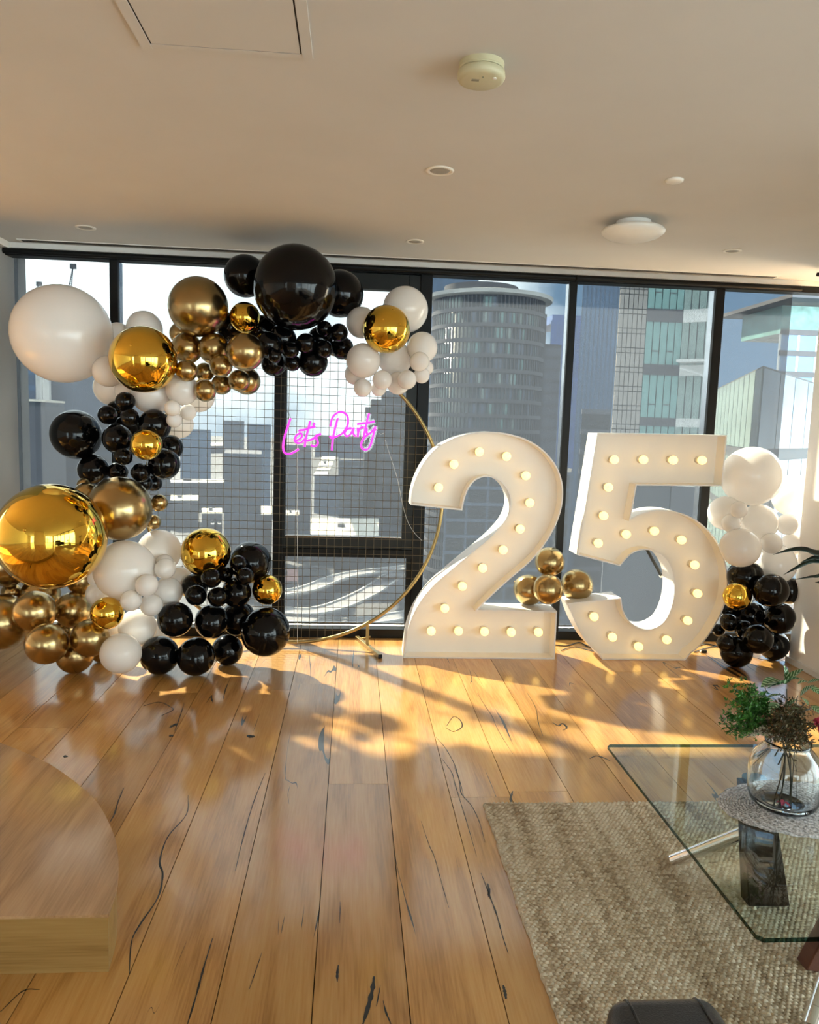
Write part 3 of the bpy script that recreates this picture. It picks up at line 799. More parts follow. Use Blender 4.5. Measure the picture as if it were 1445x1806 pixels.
# balloon table: kind (W white, B black, C satin gold, M mirror), centre, radius, group, label
BALLOONS = [
    ('W', -0.986, 4.940, 1.594, 0.104, 0, 'white balloon seen through the mesh, hanging right of the small white trio'),
    ('W', -1.106, 4.940, 1.411, 0.090, 0, 'white balloon seen through the mesh, directly under the small white trio'),
    ('C', -1.032, 4.660, 1.947, 0.067, 0, 'satin gold balloon half hidden behind the large satin gold one'),
    ('B', -0.738, 4.660, 1.992, 0.088, 0, 'black balloon in the gap left of the small gold mirror orb'),
    ('W', -1.395, 4.660, 1.919, 0.077, 0, 'white balloon peeping out at the foot of the left mullion'),
    ('W', -1.231, 4.620, 1.960, 0.103, 0, 'white balloon rising behind the top of the large gold mirror orb'),
    ('W', -1.435, 4.660, 1.615, 0.104, 0, "translucent white balloon left of the gold orb's underside, over the black cluster"),
    ('B', -0.657, 4.660, 2.294, 0.124, 0, 'black balloon left of the huge black one, touching the window head'),
    ('B', -0.099, 4.660, 2.217, 0.139, 0, 'black balloon behind the right side of the huge black one'),
    ('B', -0.555, 4.660, 1.983, 0.091, 0, 'black balloon right of the small gold mirror orb, under the huge one'),
    ('B', -0.428, 4.560, 1.927, 0.083, 0, "black balloon half hidden under the huge black one's lower left"),
    ('B', -0.212, 4.660, 1.947, 0.075, 0, 'black balloon buried among the small black ones under the huge one'),
    ('W', 0.294, 4.660, 2.141, 0.137, 0, "large white balloon behind the gold orb at the arch's right end"),
    ('W', 0.033, 4.610, 2.047, 0.091, 0, 'white balloon between the black balloons and the right gold orb'),
    ('W', 0.432, 4.660, 1.800, 0.045, 0, "small white balloon peeping out behind the right cluster's edge"),
    ('W', 0.003, 4.660, 1.747, 0.065, 0, "pinkish white balloon at the right cluster's lower left edge"),
    ('B', -1.094, 4.660, 1.273, 0.075, 0, 'black balloon peeping out rightmost of the middle bunch, before the mesh'),
    ('B', -1.195, 4.660, 1.055, 0.051, 0, "black balloon lowest at the middle bunch's right end"),
    ('B', -1.336, 4.660, 1.337, 0.122, 0, 'black balloon deep inside the middle black bunch'),
    ('W', -1.624, 4.420, 1.892, 0.267, 0, 'huge round white balloon by the top left window corner'),
    ('W', -1.360, 4.360, 1.693, 0.085, 0, 'white balloon tucked between the huge white balloon and gold orb'),
    ('W', -1.299, 4.540, 1.594, 0.079, 0, 'white balloon just above the topmost small black balloon'),
    ('W', -1.142, 4.430, 1.583, 0.115, 0, 'wide white balloon directly under the large gold mirror orb'),
    ('C', -0.896, 4.490, 2.081, 0.168, 0, 'large satin gold balloon left of the black balloons at the top'),
    ('C', -0.646, 4.660, 1.683, 0.082, 0, "satin gold balloon with pink sheen at the bunch's bottom right end"),
    ('B', -0.495, 4.430, 1.879, 0.074, 0, 'black balloon wedged against the biggest small satin gold balloon'),
    ('B', -0.486, 4.660, 1.792, 0.075, 0, 'black balloon hanging in front of the dark window post, bottom left'),
    ('B', -0.250, 4.600, 1.807, 0.088, 0, 'black balloon hanging lowest of all under the huge black one'),
    ('B', -0.079, 4.660, 1.899, 0.068, 0, 'black balloon at the lower right end, touching the white cluster'),
    ('W', 0.241, 4.660, 1.847, 0.103, 0, 'pearly white balloon directly under the right gold orb'),
    ('W', 0.397, 4.580, 1.913, 0.091, 0, 'white balloon sticking out at the far right of the arch'),
    ('W', 0.146, 4.660, 1.664, 0.045, 0, 'small pinkish white balloon hanging between two others above the neon word Party'),
    ('B', -1.645, 4.660, 1.331, 0.145, 0, 'large black balloon sticking out left over the window in the middle bunch'),
    ('B', -1.225, 4.560, 1.062, 0.050, 0, 'black balloon squeezed at the upper right of the large satin gold one'),
    ('W', -0.960, 4.360, 1.608, 0.089, 0, 'white balloon under the small gold latex balloons, beside the orb'),
    ('C', -0.973, 4.550, 1.853, 0.089, 0, 'satin gold balloon touching the large mirror orb, under the big satin one'),
    ('C', -0.810, 4.490, 1.850, 0.088, 0, 'satin gold balloon centred under the big satin gold one'),
    ('B', -0.286, 4.500, 1.901, 0.059, 0, 'black balloon with pink reflection under the middle of the huge one'),
    ('W', 0.048, 4.520, 1.818, 0.100, 0, 'pearly white balloon at lower left of the right gold orb'),
    ('W', 0.400, 4.590, 1.750, 0.048, 0, "small white balloon at the right cluster's lower right edge"),
    ('W', 0.259, 4.590, 1.698, 0.068, 0, 'white balloon at the top end of the bare hoop'),
    ('B', -1.392, 4.590, 1.488, 0.050, 0, 'small black balloon hidden behind the topmost of the middle bunch'),
    ('B', -1.108, 4.350, 1.405, 0.089, 0, 'black balloon above the small gold orb in the middle bunch'),
    ('B', -1.100, 4.520, 1.181, 0.093, 0, "black balloon below right of the middle bunch's gold orb"),
    ('B', -1.547, 4.660, 1.124, 0.092, 0, 'black balloon at lower left, above the huge gold orb'),
    ('M', -1.129, 4.210, 1.754, 0.176, 0, 'large gold mirror orb beside the huge white balloon'),
    ('W', -0.990, 4.660, 1.486, 0.048, 0, 'small white balloon, right one of the trio over the mesh'),
    ('W', -0.993, 4.310, 1.437, 0.041, 0, 'small white balloon, lowest of the trio over the mesh'),
    ('C', -0.605, 4.310, 1.823, 0.103, 0, 'satin gold balloon, biggest of the bunch, below the small mirror orb'),
    ('C', -0.914, 4.260, 1.706, 0.059, 0, 'small satin gold balloon, leftmost of the lower bunch beside mirror orb'),
    ('C', -0.793, 4.660, 1.657, 0.061, 0, 'small satin gold balloon in the bottom row, second from left'),
    ('M', -0.639, 4.520, 2.036, 0.088, 0, 'small gold mirror orb between the satin gold and huge black balloons'),
    ('B', -0.344, 4.400, 2.197, 0.235, 0, 'huge glossy black balloon at the top of the arch'),
    ('B', -0.449, 4.360, 1.811, 0.038, 0, 'tiny black balloon on the bottom left black one, over the window post'),
    ('B', -0.370, 4.470, 1.856, 0.046, 0, 'small black balloon above another of its size, over the mesh top'),
    ('B', -0.365, 4.540, 1.791, 0.048, 0, 'small black balloon at the lower edge, left of the lowest black one'),
    ('B', -0.181, 4.500, 1.873, 0.051, 0, 'small black balloon right above the lowest hanging black one'),
    ('B', -0.185, 4.550, 1.995, 0.046, 0, "small black balloon at the huge black one's lower right rim"),
    ('B', -0.098, 4.510, 1.971, 0.053, 0, 'small black balloon below the upper right black balloon'),
    ('M', 0.176, 4.450, 1.995, 0.137, 0, "gold mirror orb in the white cluster at the arch's right end"),
    ('W', 0.374, 4.470, 1.820, 0.056, 0, "small white balloon in front of the arch's rightmost white one"),
    ('W', 0.049, 4.590, 1.664, 0.054, 0, 'small pinkish white balloon hanging lowest, left in the right cluster'),
    ('B', -1.345, 4.460, 1.320, 0.084, 0, 'black balloon in the centre of the middle bunch, left of gold orb'),
    ('W', -0.990, 4.260, 1.502, 0.043, 0, 'small white balloon, left one of the trio over the mesh'),
    ('C', -0.823, 4.310, 1.604, 0.060, 0, "small satin gold balloon hanging lowest at the bunch's left end"),
    ('C', -0.669, 4.520, 1.677, 0.063, 0, 'small satin gold balloon in the bottom row, third from left'),
    ('W', 0.162, 4.520, 1.711, 0.057, 0, "small white balloon in the middle of the right cluster's bottom row"),
    ('W', 0.305, 4.480, 1.714, 0.056, 0, 'small white balloon in front, just above where the hoop emerges'),
    ('B', -1.261, 4.330, 1.531, 0.053, 0, 'small black balloon, topmost of the middle black bunch'),
    ('B', -1.407, 4.490, 1.454, 0.054, 0, 'small black balloon at upper left of the middle black bunch'),
    ('B', -1.402, 4.650, 1.118, 0.058, 0, 'small black balloon resting on top of the large satin gold one, left'),
    ('B', -1.214, 4.450, 1.130, 0.055, 0, 'small black balloon on top of the large satin gold one, right'),
    ('C', -0.893, 4.660, 1.727, 0.056, 0, 'smallest satin gold balloon in the middle of the hanging bunch'),
    ('C', -0.753, 4.400, 1.750, 0.064, 0, 'small satin gold balloon left under the biggest of its bunch'),
    ('B', -1.226, 4.290, 1.445, 0.050, 0, 'small black balloon right under the topmost of the middle bunch'),
    ('M', -1.120, 4.220, 1.301, 0.085, 0, 'small gold mirror orb in the middle black bunch'),
    ('B', -1.291, 4.380, 1.225, 0.051, 0, "small black balloon under the middle bunch's centre one"),
    ('C', -1.123, 4.500, 0.953, 0.050, 0, 'small satin gold balloon sticking out right over the mesh, upper'),
    ('C', -1.156, 4.500, 0.839, 0.043, 0, 'small satin gold balloon sticking out right over the mesh, lower'),
    ('C', -1.549, 4.500, 1.048, 0.039, 0, 'small satin gold balloon just under the lower left black one'),
    ('C', -1.507, 4.410, 1.002, 0.068, 0, 'satin gold balloon between huge orb and large satin balloon, at top'),
    ('C', -1.972, 4.500, 0.406, 0.056, 0, 'small gold balloon under the huge orb near the left wall'),
    ('C', -1.969, 4.460, 0.572, 0.121, 0, "satin gold balloon behind the huge orb's lower left"),
    ('C', -1.568, 4.500, 0.490, 0.090, 0, "dark gold balloon behind the huge orb's lower right"),
    ('C', -1.461, 4.480, 0.067, 0.067, 0, 'dark gold balloon in the shade behind the lowest white one'),
    ('C', -1.661, 4.500, 0.189, 0.067, 0, 'dark gold balloon in the gap among the lower gold ones'),
    ('W', -1.467, 4.420, 0.512, 0.043, 0, "small white balloon at the huge gold orb's right edge"),
    ('W', -1.157, 4.500, 0.167, 0.088, 0, 'shaded white balloon between white and black bunches near the floor'),
    ('B', -0.596, 4.500, 0.609, 0.125, 0, 'black balloon behind at the upper right of the lower bunch'),
    ('B', -0.664, 4.500, 0.270, 0.102, 0, 'black balloon deep inside the lower black bunch'),
    ('C', -1.805, 4.500, 0.398, 0.110, 0, 'silvery gold balloon squeezed under the huge gold orb'),
    ('W', -1.124, 4.500, 0.668, 0.127, 0, 'white balloon behind, above the small white ones by the mesh'),
    ('W', -1.003, 4.500, 0.510, 0.064, 0, 'white balloon peeping out under the right gold orb'),
    ('W', -1.433, 4.350, 0.438, 0.065, 0, 'white balloon wedged above the lower small mirror orb'),
    ('W', -1.383, 4.500, 0.216, 0.067, 0, 'white balloon mostly hidden behind the lower small mirror orb'),
    ('C', -1.295, 4.320, 0.936, 0.178, 0, 'large satin gold balloon right of the huge gold orb'),
    ('C', -1.947, 4.320, 0.281, 0.156, 0, 'large satin gold balloon cut by the left edge of the photo'),
    ('C', -1.539, 4.280, 0.102, 0.102, 0, 'satin gold balloon standing on the floor'),
    ('W', -1.045, 4.370, 0.453, 0.085, 0, 'white balloon beside the black bunch, behind the small white ones'),
    ('B', -0.729, 4.420, 0.551, 0.046, 0, 'small black balloon at the right foot of the upper gold orb'),
    ('B', -0.901, 4.420, 0.478, 0.076, 0, 'black balloon below left of the upper gold orb'),
    ('B', -0.717, 4.440, 0.091, 0.091, 0, "black balloon on the floor, rightmost of the bunch's bottom row"),
    ('C', -1.724, 4.210, 0.370, 0.112, 0, 'satin gold balloon with silvery rim below the huge gold orb'),
    ('C', -1.588, 4.410, 0.329, 0.105, 0, 'satin gold balloon left of the lower small mirror orb'),
    ('W', -1.247, 4.250, 0.599, 0.167, 0, 'large white balloon right of the huge gold orb'),
    ('W', -1.056, 4.340, 0.621, 0.055, 0, 'small white balloon hidden behind its twin at upper right'),
    ('M', -0.828, 4.360, 0.690, 0.140, 0, 'gold mirror orb on top of the lower black bunch'),
    ('B', -0.639, 4.340, 0.632, 0.049, 0, "small black balloon topmost in front of the bunch's rear black one"),
    ('M', -0.483, 4.410, 0.466, 0.088, 0, 'small gold mirror orb on the large black balloon'),
    ('B', -0.657, 4.380, 0.453, 0.086, 0, 'black balloon left of the right gold orb'),
    ('B', -0.483, 4.350, 0.230, 0.142, 0, "large black balloon at the bunch's right end under gold orb"),
    ('M', -1.536, 3.980, 0.824, 0.271, 0, 'huge gold mirror orb at the lower left'),
    ('C', -1.617, 4.090, 0.224, 0.110, 0, 'satin gold balloon in the lowest rows, second from the left wall'),
    ('C', -1.420, 4.180, 0.232, 0.103, 0, 'matte gold balloon directly below the lower small mirror orb'),
    ('W', -1.208, 4.340, 0.248, 0.107, 0, 'white balloon right of the lower small mirror orb'),
    ('W', -1.238, 4.120, 0.165, 0.108, 0, 'white balloon standing on the floor'),
    ('B', -0.594, 4.270, 0.574, 0.051, 0, 'small black balloon above left of the right gold orb'),
    ('B', -0.981, 4.270, 0.319, 0.099, 0, 'black balloon in the second row from floor, next to white'),
    ('B', -0.791, 4.350, 0.288, 0.098, 0, 'black balloon in the second row from floor, centre'),
    ('B', -1.068, 4.270, 0.109, 0.109, 0, 'black balloon on the floor beside the white floor balloon'),
    ('B', -0.862, 4.250, 0.109, 0.106, 0, "black balloon on the floor, middle of the bunch's bottom row"),
    ('M', -1.317, 4.150, 0.381, 0.088, 0, 'small gold mirror orb between lower satin gold and white balloons'),
    ('W', -1.026, 4.230, 0.616, 0.057, 0, 'small white balloon, upper one before the mid-size white balloon'),
    ('W', -1.175, 4.100, 0.465, 0.057, 0, 'small white balloon below the large white one'),
    ('B', -0.771, 4.220, 0.571, 0.057, 0, 'small black balloon just under the upper gold orb'),
    ('B', -0.869, 4.290, 0.454, 0.059, 0, "small black balloon at the lower bunch's left beside the white ones"),
    ('B', -0.745, 4.270, 0.451, 0.056, 0, 'small black balloon in the middle of the lower bunch'),
    ('W', -1.091, 4.100, 0.550, 0.060, 0, "small white balloon on the large white one's lower right"),
    ('W', -1.104, 4.240, 0.407, 0.062, 0, 'small white balloon, lowest of the small ones, by the black bunch'),
    ('C', 1.288, 4.760, 0.601, 0.096, 1, 'gold balloon on top of the four between the numbers'),
    ('C', 1.477, 4.760, 0.451, 0.104, 1, 'gold balloon resting on the number five, right of the four'),
    ('C', 1.160, 4.760, 0.414, 0.099, 1, 'gold balloon at the back left of the four between the numbers'),
    ('C', 1.241, 4.590, 0.457, 0.096, 1, 'gold balloon in front of the four between the numbers'),
    ('W', 2.967, 4.880, 1.062, 0.141, 2, 'white balloon behind the wall edge, upper right of the column'),
    ('W', 2.855, 4.660, 0.759, 0.074, 2, 'small white balloon by the wall, behind the plant leaf'),
    ('B', 2.859, 4.660, 0.463, 0.093, 2, 'black balloon behind, nearest the wall edge'),
    ('B', 2.606, 4.660, 0.286, 0.104, 2, "black balloon deep inside the column's black half"),
    ('W', 2.389, 4.660, 0.956, 0.109, 2, 'white balloon left in the column, touching the number five'),
    ('W', 2.710, 4.590, 0.646, 0.127, 2, 'white balloon right on the black half, behind the leaf tips'),
    ('B', 2.502, 4.560, 0.564, 0.108, 2, 'black balloon topmost in the column, under the white ones'),
    ('B', 2.777, 4.640, 0.097, 0.097, 2, "black balloon at the column's foot, right, by the cable"),
    ('B', 2.457, 4.660, 0.318, 0.048, 2, "small black balloon directly below the column's gold orb"),
    ('W', 2.542, 4.660, 1.196, 0.188, 2, 'biggest white balloon on top of the column beside the five'),
    ('W', 2.812, 4.660, 0.892, 0.068, 2, "small white balloon at the column's right, before the window"),
    ('B', 2.705, 4.490, 0.316, 0.100, 2, "black balloon at the column's right, third from the floor"),
    ('B', 2.440, 4.480, 0.097, 0.097, 2, "black balloon standing on the floor at the column's foot"),
    ('B', 2.516, 4.540, 0.227, 0.061, 2, "small black balloon in the centre of the column's black half"),
    ('W', 2.354, 4.510, 0.909, 0.058, 2, "small greyish white balloon at the column's left edge"),
    ('W', 2.617, 4.660, 0.902, 0.117, 2, 'white balloon in the middle of the column'),
    ('W', 2.372, 4.410, 0.772, 0.118, 2, 'white balloon directly on the black half of the column, left'),
    ('B', 2.566, 4.370, 0.519, 0.102, 2, "black balloon right of the column's gold orb, in front"),
    ('B', 2.411, 4.540, 0.270, 0.056, 2, "small black balloon at the column's left, touching tiny one"),
    ('B', 2.406, 4.660, 0.188, 0.041, 2, 'tiny black balloon sticking out left by the number five'),
    ('B', 2.335, 4.410, 0.174, 0.056, 2, "small black balloon above the floor balloon at the column's foot"),
    ('B', 2.504, 4.360, 0.216, 0.090, 2, "black balloon in the middle, over the two at the column's foot"),
    ('W', 2.363, 4.450, 1.001, 0.052, 2, "small greyish white balloon under the column's biggest one"),
    ('W', 2.625, 4.510, 0.789, 0.064, 2, 'small white balloon at the tip of the upper plant leaf'),
    ('M', 2.395, 4.440, 0.462, 0.086, 2, 'small gold mirror orb in the column beside the five'),
]

# ------------------------------------------------------------------ light-up numbers
MY, MDEP, MREC, MTH = 4.60, 0.19, 0.105, 0.009


def offset_poly(P, d):
    """outline moved inwards (d > 0) for a counter-clockwise outline"""
    n = len(P); out = []
    for i in range(n):
        a, b, c = P[i - 1], P[i], P[(i + 1) % n]
        e1 = (b - a).normalized(); e2 = (c - b).normalized()
        n1 = Vector((-e1.y, e1.x)); n2 = Vector((-e2.y, e2.x))
        k = max(0.35, 1 + n1.dot(n2))
        out.append(b + (n1 + n2) * (d / k))
    return out


def marquee(label, segs, bulbs, sc_, ox, oy):
    pts = []
    for s in segs:
        q = [at(ox + x / sc_, oy + y / sc_, MY) for x, y in s]
        q = [Vector((p.x, max(p.z, 0.0))) for p in q]
        if len(q) > 2:
            q = [Vector((p.x, p.y)) for p in spline([Vector((p.x, p.y, 0)) for p in q], 4)]
        pts += q[:-1]
    zmin = min(p.y for p in pts)
    pts = [Vector((p.x, 0.0 if p.y < zmin + 0.03 else p.y)) for p in pts]
    cx = sum(p.x for p in pts) / len(pts)
    P = [Vector((p.x - cx, p.y)) for p in pts]
    area = sum(P[i - 1].x * P[i].y - P[i].x * P[i - 1].y for i in range(len(P)))
    if area < 0:
        P.reverse()
    Q = offset_poly(P, MTH)
    n = len(P)
    root = empty('marquee_number', (cx, MY, 0), label=label, cat='light-up number', group='white light-up numbers')
    # side wall: outer skin, inner skin, front lip, back lip
    vs = []
    for R, y in ((P, 0.0), (P, MDEP), (Q, 0.0), (Q, MDEP)):
        vs += [(p.x, y, p.y) for p in R]
    fs = []
    for i in range(n):
        j = (i + 1) % n
        fs += [(i, j, n + j, n + i), (2 * n + j, 2 * n + i, 3 * n + i, 3 * n + j), (j, i, 2 * n + i, 2 * n + j), (n + i, n + j, 3 * n + j, 3 * n + i)]
    MB().add(vs, fs).build('side_wall', M['marquee'], root, auto=35)
    tri = tessellate_polygon([[Vector((p.x, p.y, 0)) for p in Q]])
    vs = [(p.x, MREC, p.y) for p in Q] + [(p.x, MDEP - 0.002, p.y) for p in Q]
    fs = []
    for a, b, c in tri:
        ar = (Q[b].x - Q[a].x) * (Q[c].y - Q[a].y) - (Q[b].y - Q[a].y) * (Q[c].x - Q[a].x)
        if ar < 0:
            a, c = c, a
        fs += [(a, b, c), (n + c, n + b, n + a)]
    MB().add(vs, fs).build('face_panel', M['marquee'], root)
    for x, y in bulbs:
        p = at(x, y, MY + MREC - 0.062)
        loc = (p.x - cx, MREC, p.z)
        s = inst('bulb_socket', SOCK, root, loc, (math.pi / 2, 0, 0))
        inst('bulb', BULB, s, (0, 0, 0), (0, 0, 0))
    return root


SOCK = MB().lathe([(0.0225, 0.0), (0.0225, 0.016), (0.019, 0.022), (0.017, 0.030), (0.0, 0.031)], 24).mesh('bulb_socket', M['socket'], True)
BULB = MB().lathe([(0.014, 0.028), (0.018, 0.036), (0.0245, 0.046), (0.0268, 0.056), (0.0268, 0.066), (0.0245, 0.076), (0.018, 0.085), (0.009, 0.090), (0.0, 0.0915)], 24).mesh('bulb', M['bulb'], True)

two = [[(45, 1594), (1060, 1608)], [(1060, 1608), (1076, 1286)], [(1076, 1286), (545, 1275)],
       [(545, 1275), (575, 1243), (640, 1178), (760, 1070), (880, 968), (970, 870), (1050, 745), (1100, 620), (1117, 500), (1105, 395), (1062, 295), (985, 205), (885, 138), (765, 98), (650, 82), (540, 86), (430, 108), (340, 146), (262, 195), (185, 285), (130, 390), (103, 480), (92, 572)],
       [(92, 572), (440, 610)],
       [(440, 610), (455, 535), (482, 465), (520, 415), (568, 390), (625, 387), (690, 412), (738, 465), (762, 530), (760, 590), (735, 660), (690, 725), (600, 815), (490, 905), (340, 1030), (225, 1135), (130, 1268), (75, 1410), (45, 1594)]]
b2 = [(774, 860), (801, 819), (846, 797), (894, 805), (928, 839), (935, 887), (918, 933), (888, 970), (852, 1002), (816, 1034), (785, 1073), (761, 1113), (809, 1113), (855, 1114), (902, 1115), (950, 1115)]
marquee('big white light-up number two studded with warm round bulbs', two, b2, 3.803, 700, 740)
five = [[(280, 70), (962, 82)], [(962, 82), (937, 350)], [(937, 350), (487, 347)], [(487, 347), (455, 521)],
        [(455, 521), (520, 491), (600, 476), (690, 483), (780, 516), (860, 577), (920, 660), (955, 760), (967, 860), (950, 970), (900, 1080), (820, 1190), (715, 1275)],
        [(715, 1275), (330, 1268)], [(330, 1268), (240, 1190), (170, 1080), (125, 965)], [(125, 965), (405, 938)],
        [(405, 938), (418, 1005), (455, 1066), (510, 1099), (570, 1099), (630, 1063), (668, 990), (685, 900), (678, 805), (640, 730), (590, 697), (530, 685), (470, 700), (430, 733), (400, 770)],
        [(400, 770), (175, 712)], [(175, 712), (280, 70)]]
b5 = [(370, 211), (523, 211), (679, 213), (831, 214), (339, 356), (313, 506), (285, 650), (432, 603), (580, 586), (723, 633), (792, 764), (807, 914), (755, 1056), (645, 1157), (497, 1193), (360, 1143), (263, 1036)]
r5 = marquee('big white light-up number five studded with warm round bulbs', five, [(960 + x / 2.979, 740 + y / 2.979) for x, y in b5], 2.979, 960, 740)
o5 = Vector(r5.location)
a_, b_ = at(1141, 968, 4.80) - o5, at(1166, 1014, 4.86) - o5
MB().tube([a_ + (a_ - b_) * 0.25, b_], 0.011, 8).build('back_strut', M['dark_frame'], r5)
MB().tube([b_, b_ + (b_ - a_) * 0.06], 0.014, 8).build('strut_foot', M['socket'], r5)

# cables on the floor behind the numbers
def cable(pts, r, label, m='cable'):
    o = MB().tube(spline(pts, 8), r, 6).build('power_cable', M[m], None, smooth=True)
    return tag(o, label, 'cable', 'loose black cables behind the numbers')


g = lambda x, y, z=0.005: on(x, y, z)
cable([g(975, 1137), g(1000, 1139), g(1022, 1133), g(1040, 1141), g(1065, 1140)], 0.004, 'black cable lying on the boards between the two numbers')
cable([g(990, 1147), g(1012, 1141), g(1036, 1146), g(1052, 1150)], 0.003, 'thin black cable looped nearest the camera between the numbers')
cable([g(1225, 1150), g(1246, 1143), g(1268, 1140), g(1282, 1146), g(1250, 1136), g(1230, 1139)], 0.004, 'tangle of black cable between the five and the balloon column')
cable([g(1325, 1157), g(1345, 1163), g(1368, 1164), g(1396, 1157)], 0.003, 'thin black cable on the floor behind the balloon column by the wall')
pl = empty('power_plug', on(1243, 1151, 0), label='small black plug with white end lying beside the five', cat='plug')
MB().box((-0.022, -0.010, 0.0), (0.012, 0.010, 0.018)).build('body', M['cable'], pl, bevel=0.003)
MB().box((-0.030, -0.008, 0.002), (-0.022, 0.008, 0.016)).build('end_cap', M['socket'], pl)

# ------------------------------------------------------------------ balloons
def egg(e=1.0, taper=0.0, seg=36, rings=22):
    prof = []
    for i in range(rings + 1):
        a = math.pi * i / rings
        z = -math.cos(a) * e; r = math.sin(a)
        if z < 0:
            r *= 1 - taper * (z / e) ** 2
            z *= 1 + taper * 0.6
        prof.append((max(r, 0.0), z))
    return MB().lathe(prof, seg)


KIND = {'W': ('white_balloon', 'white_latex'), 'B': ('black_balloon', 'black_latex'), 'C': ('gold_balloon', 'gold_latex'), 'M': ('mirror_orb', 'gold_foil')}
BAL = {}
for k, (nm, mt) in KIND.items():
    BAL[k] = (egg(1.0, 0.0, 48, 30) if k == 'M' else egg(1.0, 0.09)).mesh(nm, M[mt], True)
    if k == 'M':
        BAL[k + 'n'] = MB().lathe([(0.040, 0.985), (0.028, 1.004), (0.022, 1.015), (0.0, 1.018)], 12).mesh('valve', M[mt], True)
    else:
        BAL[k + 'n'] = MB().lathe([(0.16, -0.985), (0.07, -1.06), (0.05, -1.11), (0.085, -1.17), (0.075, -1.19), (0.0, -1.18)], 14).mesh('knot', M[mt], True)
GROUPS = ['balloons of the arch on the mesh frame', 'gold balloons between the numbers', 'balloons of the column beside the five']
rb_ = random.Random(11)
for k, x, y, z, r, gi, lab in BALLOONS:
    if k == 'M':
        o = inst(KIND[k][0], BAL[k], None, (x, y, z), (math.radians(rb_.uniform(68, 80)), 0, rb_.uniform(-0.25, 0.25)), (r, r, r))
        kn = 'valve'
    else:   # the neck points back into the arch
        o = inst(KIND[k][0], BAL[k], None, (x, y, z), (math.radians(rb_.uniform(55, 120)), 0, rb_.uniform(-0.8, 0.8)), (r * 1.0, r * 1.0, r * 1.03))
        kn = 'knot'
    tag(o, lab, 'balloon', GROUPS[gi])
    inst(kn, BAL[k + 'n'], o)

# ------------------------------------------------------------------ jute rug
x0, x1, y0, y1 = 0.533, 2.10, 1.00, 2.755
NX, NYR = 620, 860
xs = np.linspace(x0, x1, NX); ys = np.linspace(y0, y1, NYR)
X, Y = np.meshgrid(xs, ys)
SW, SH = 0.0165, 0.0112
row = np.floor((Y + 0.0015 * np.sin(X * 9)) / SH)
u = (X + 0.0016 * np.sin(Y * 14)) / SW + 0.5 * (row % 2)
col = np.floor(u)
fu, fv = u - col, (Y + 0.0015 * np.sin(X * 9)) / SH - row
h = np.sqrt(np.clip(1 - (2 * fu - 1) ** 2, 0, 1)) * np.sqrt(np.clip(1 - (2 * fv - 1) ** 2, 0, 1))
hsh = np.modf(np.abs(np.sin(row * 12.9898 + col * 78.233) * 43758.5453))[0]
Z = 0.004 + 0.0080 * h * (0.7 + 0.5 * hsh)
edge_w = 0.002 * np.sin(ys * 23) + 0.0012 * np.sin(ys * 61) + 0.001 * np.sin(ys * 137)
X = X + ((1 - (X - x0) / (x1 - x0)) ** 8) * edge_w[:, None]
Z[0, :] = Z[-1, :] = 0.001; Z[:, 0] = Z[:, -1] = 0.001
me = bpy.data.meshes.new('jute_rug')
co = np.stack([X, Y, Z], -1).reshape(-1, 3).astype(np.float32)
idx = np.arange(NX * NYR).reshape(NYR, NX)
quads = np.stack([idx[:-1, :-1], idx[:-1, 1:], idx[1:, 1:], idx[1:, :-1]], -1).reshape(-1, 4)
me.vertices.add(len(co)); me.vertices.foreach_set('co', co.ravel())
me.loops.add(quads.size); me.loops.foreach_set('vertex_index', quads.ravel().astype(np.int32))
me.polygons.add(len(quads)); me.polygons.foreach_set('loop_start', np.arange(0, quads.size, 4, dtype=np.int32))
me.polygons.foreach_set('use_smooth', np.ones(len(quads), dtype=bool))
at_ = me.attributes.new('stitch', 'FLOAT', 'POINT'); at_.data.foreach_set('value', hsh.ravel().astype(np.float32))
me.update(); me.validate()
me.materials.append(M['rug'])
o = bpy.data.objects.new('jute_rug', me); C.objects.link(o)
tag(o, 'flat woven natural jute rug under the glass table', 'rug')

# ------------------------------------------------------------------ glass coffee table
TZ = 0.45
tx0, tx1, ty0, ty1 = 0.835, 2.05, 1.356, 2.283
tb = empty('glass_coffee_table', ((tx0 + tx1) / 2, (ty0 + ty1) / 2, 0), label='square glass coffee table with crossing wood and chrome legs on the rug', cat='table')
tO = Vector(tb.location)
m_ = MB()
c_ = 0.012
ol = [(tx0 + c_, ty0), (tx1 - c_, ty0), (tx1, ty0 + c_), (tx1, ty1 - c_), (tx1 - c_, ty1), (tx0 + c_, ty1), (tx0, ty1 - c_), (tx0, ty0 + c_)]
ol = [(x - tO.x, y - tO.y) for x, y in ol]
n = len(ol)
m_.add([(x, y, TZ - 0.010) for x, y in ol] + [(x, y, TZ) for x, y in ol], [tuple(range(n - 1, -1, -1)), tuple(range(n, 2 * n))])
m_.cur = 1
m_.add([(x, y, TZ - 0.010) for x, y in ol] + [(x, y, TZ) for x, y in ol], [(i, (i + 1) % n, n + (i + 1) % n, n + i) for i in range(n)])
m_.build('glass_top', [M['table_glass'], M['glass_rim']], tb)


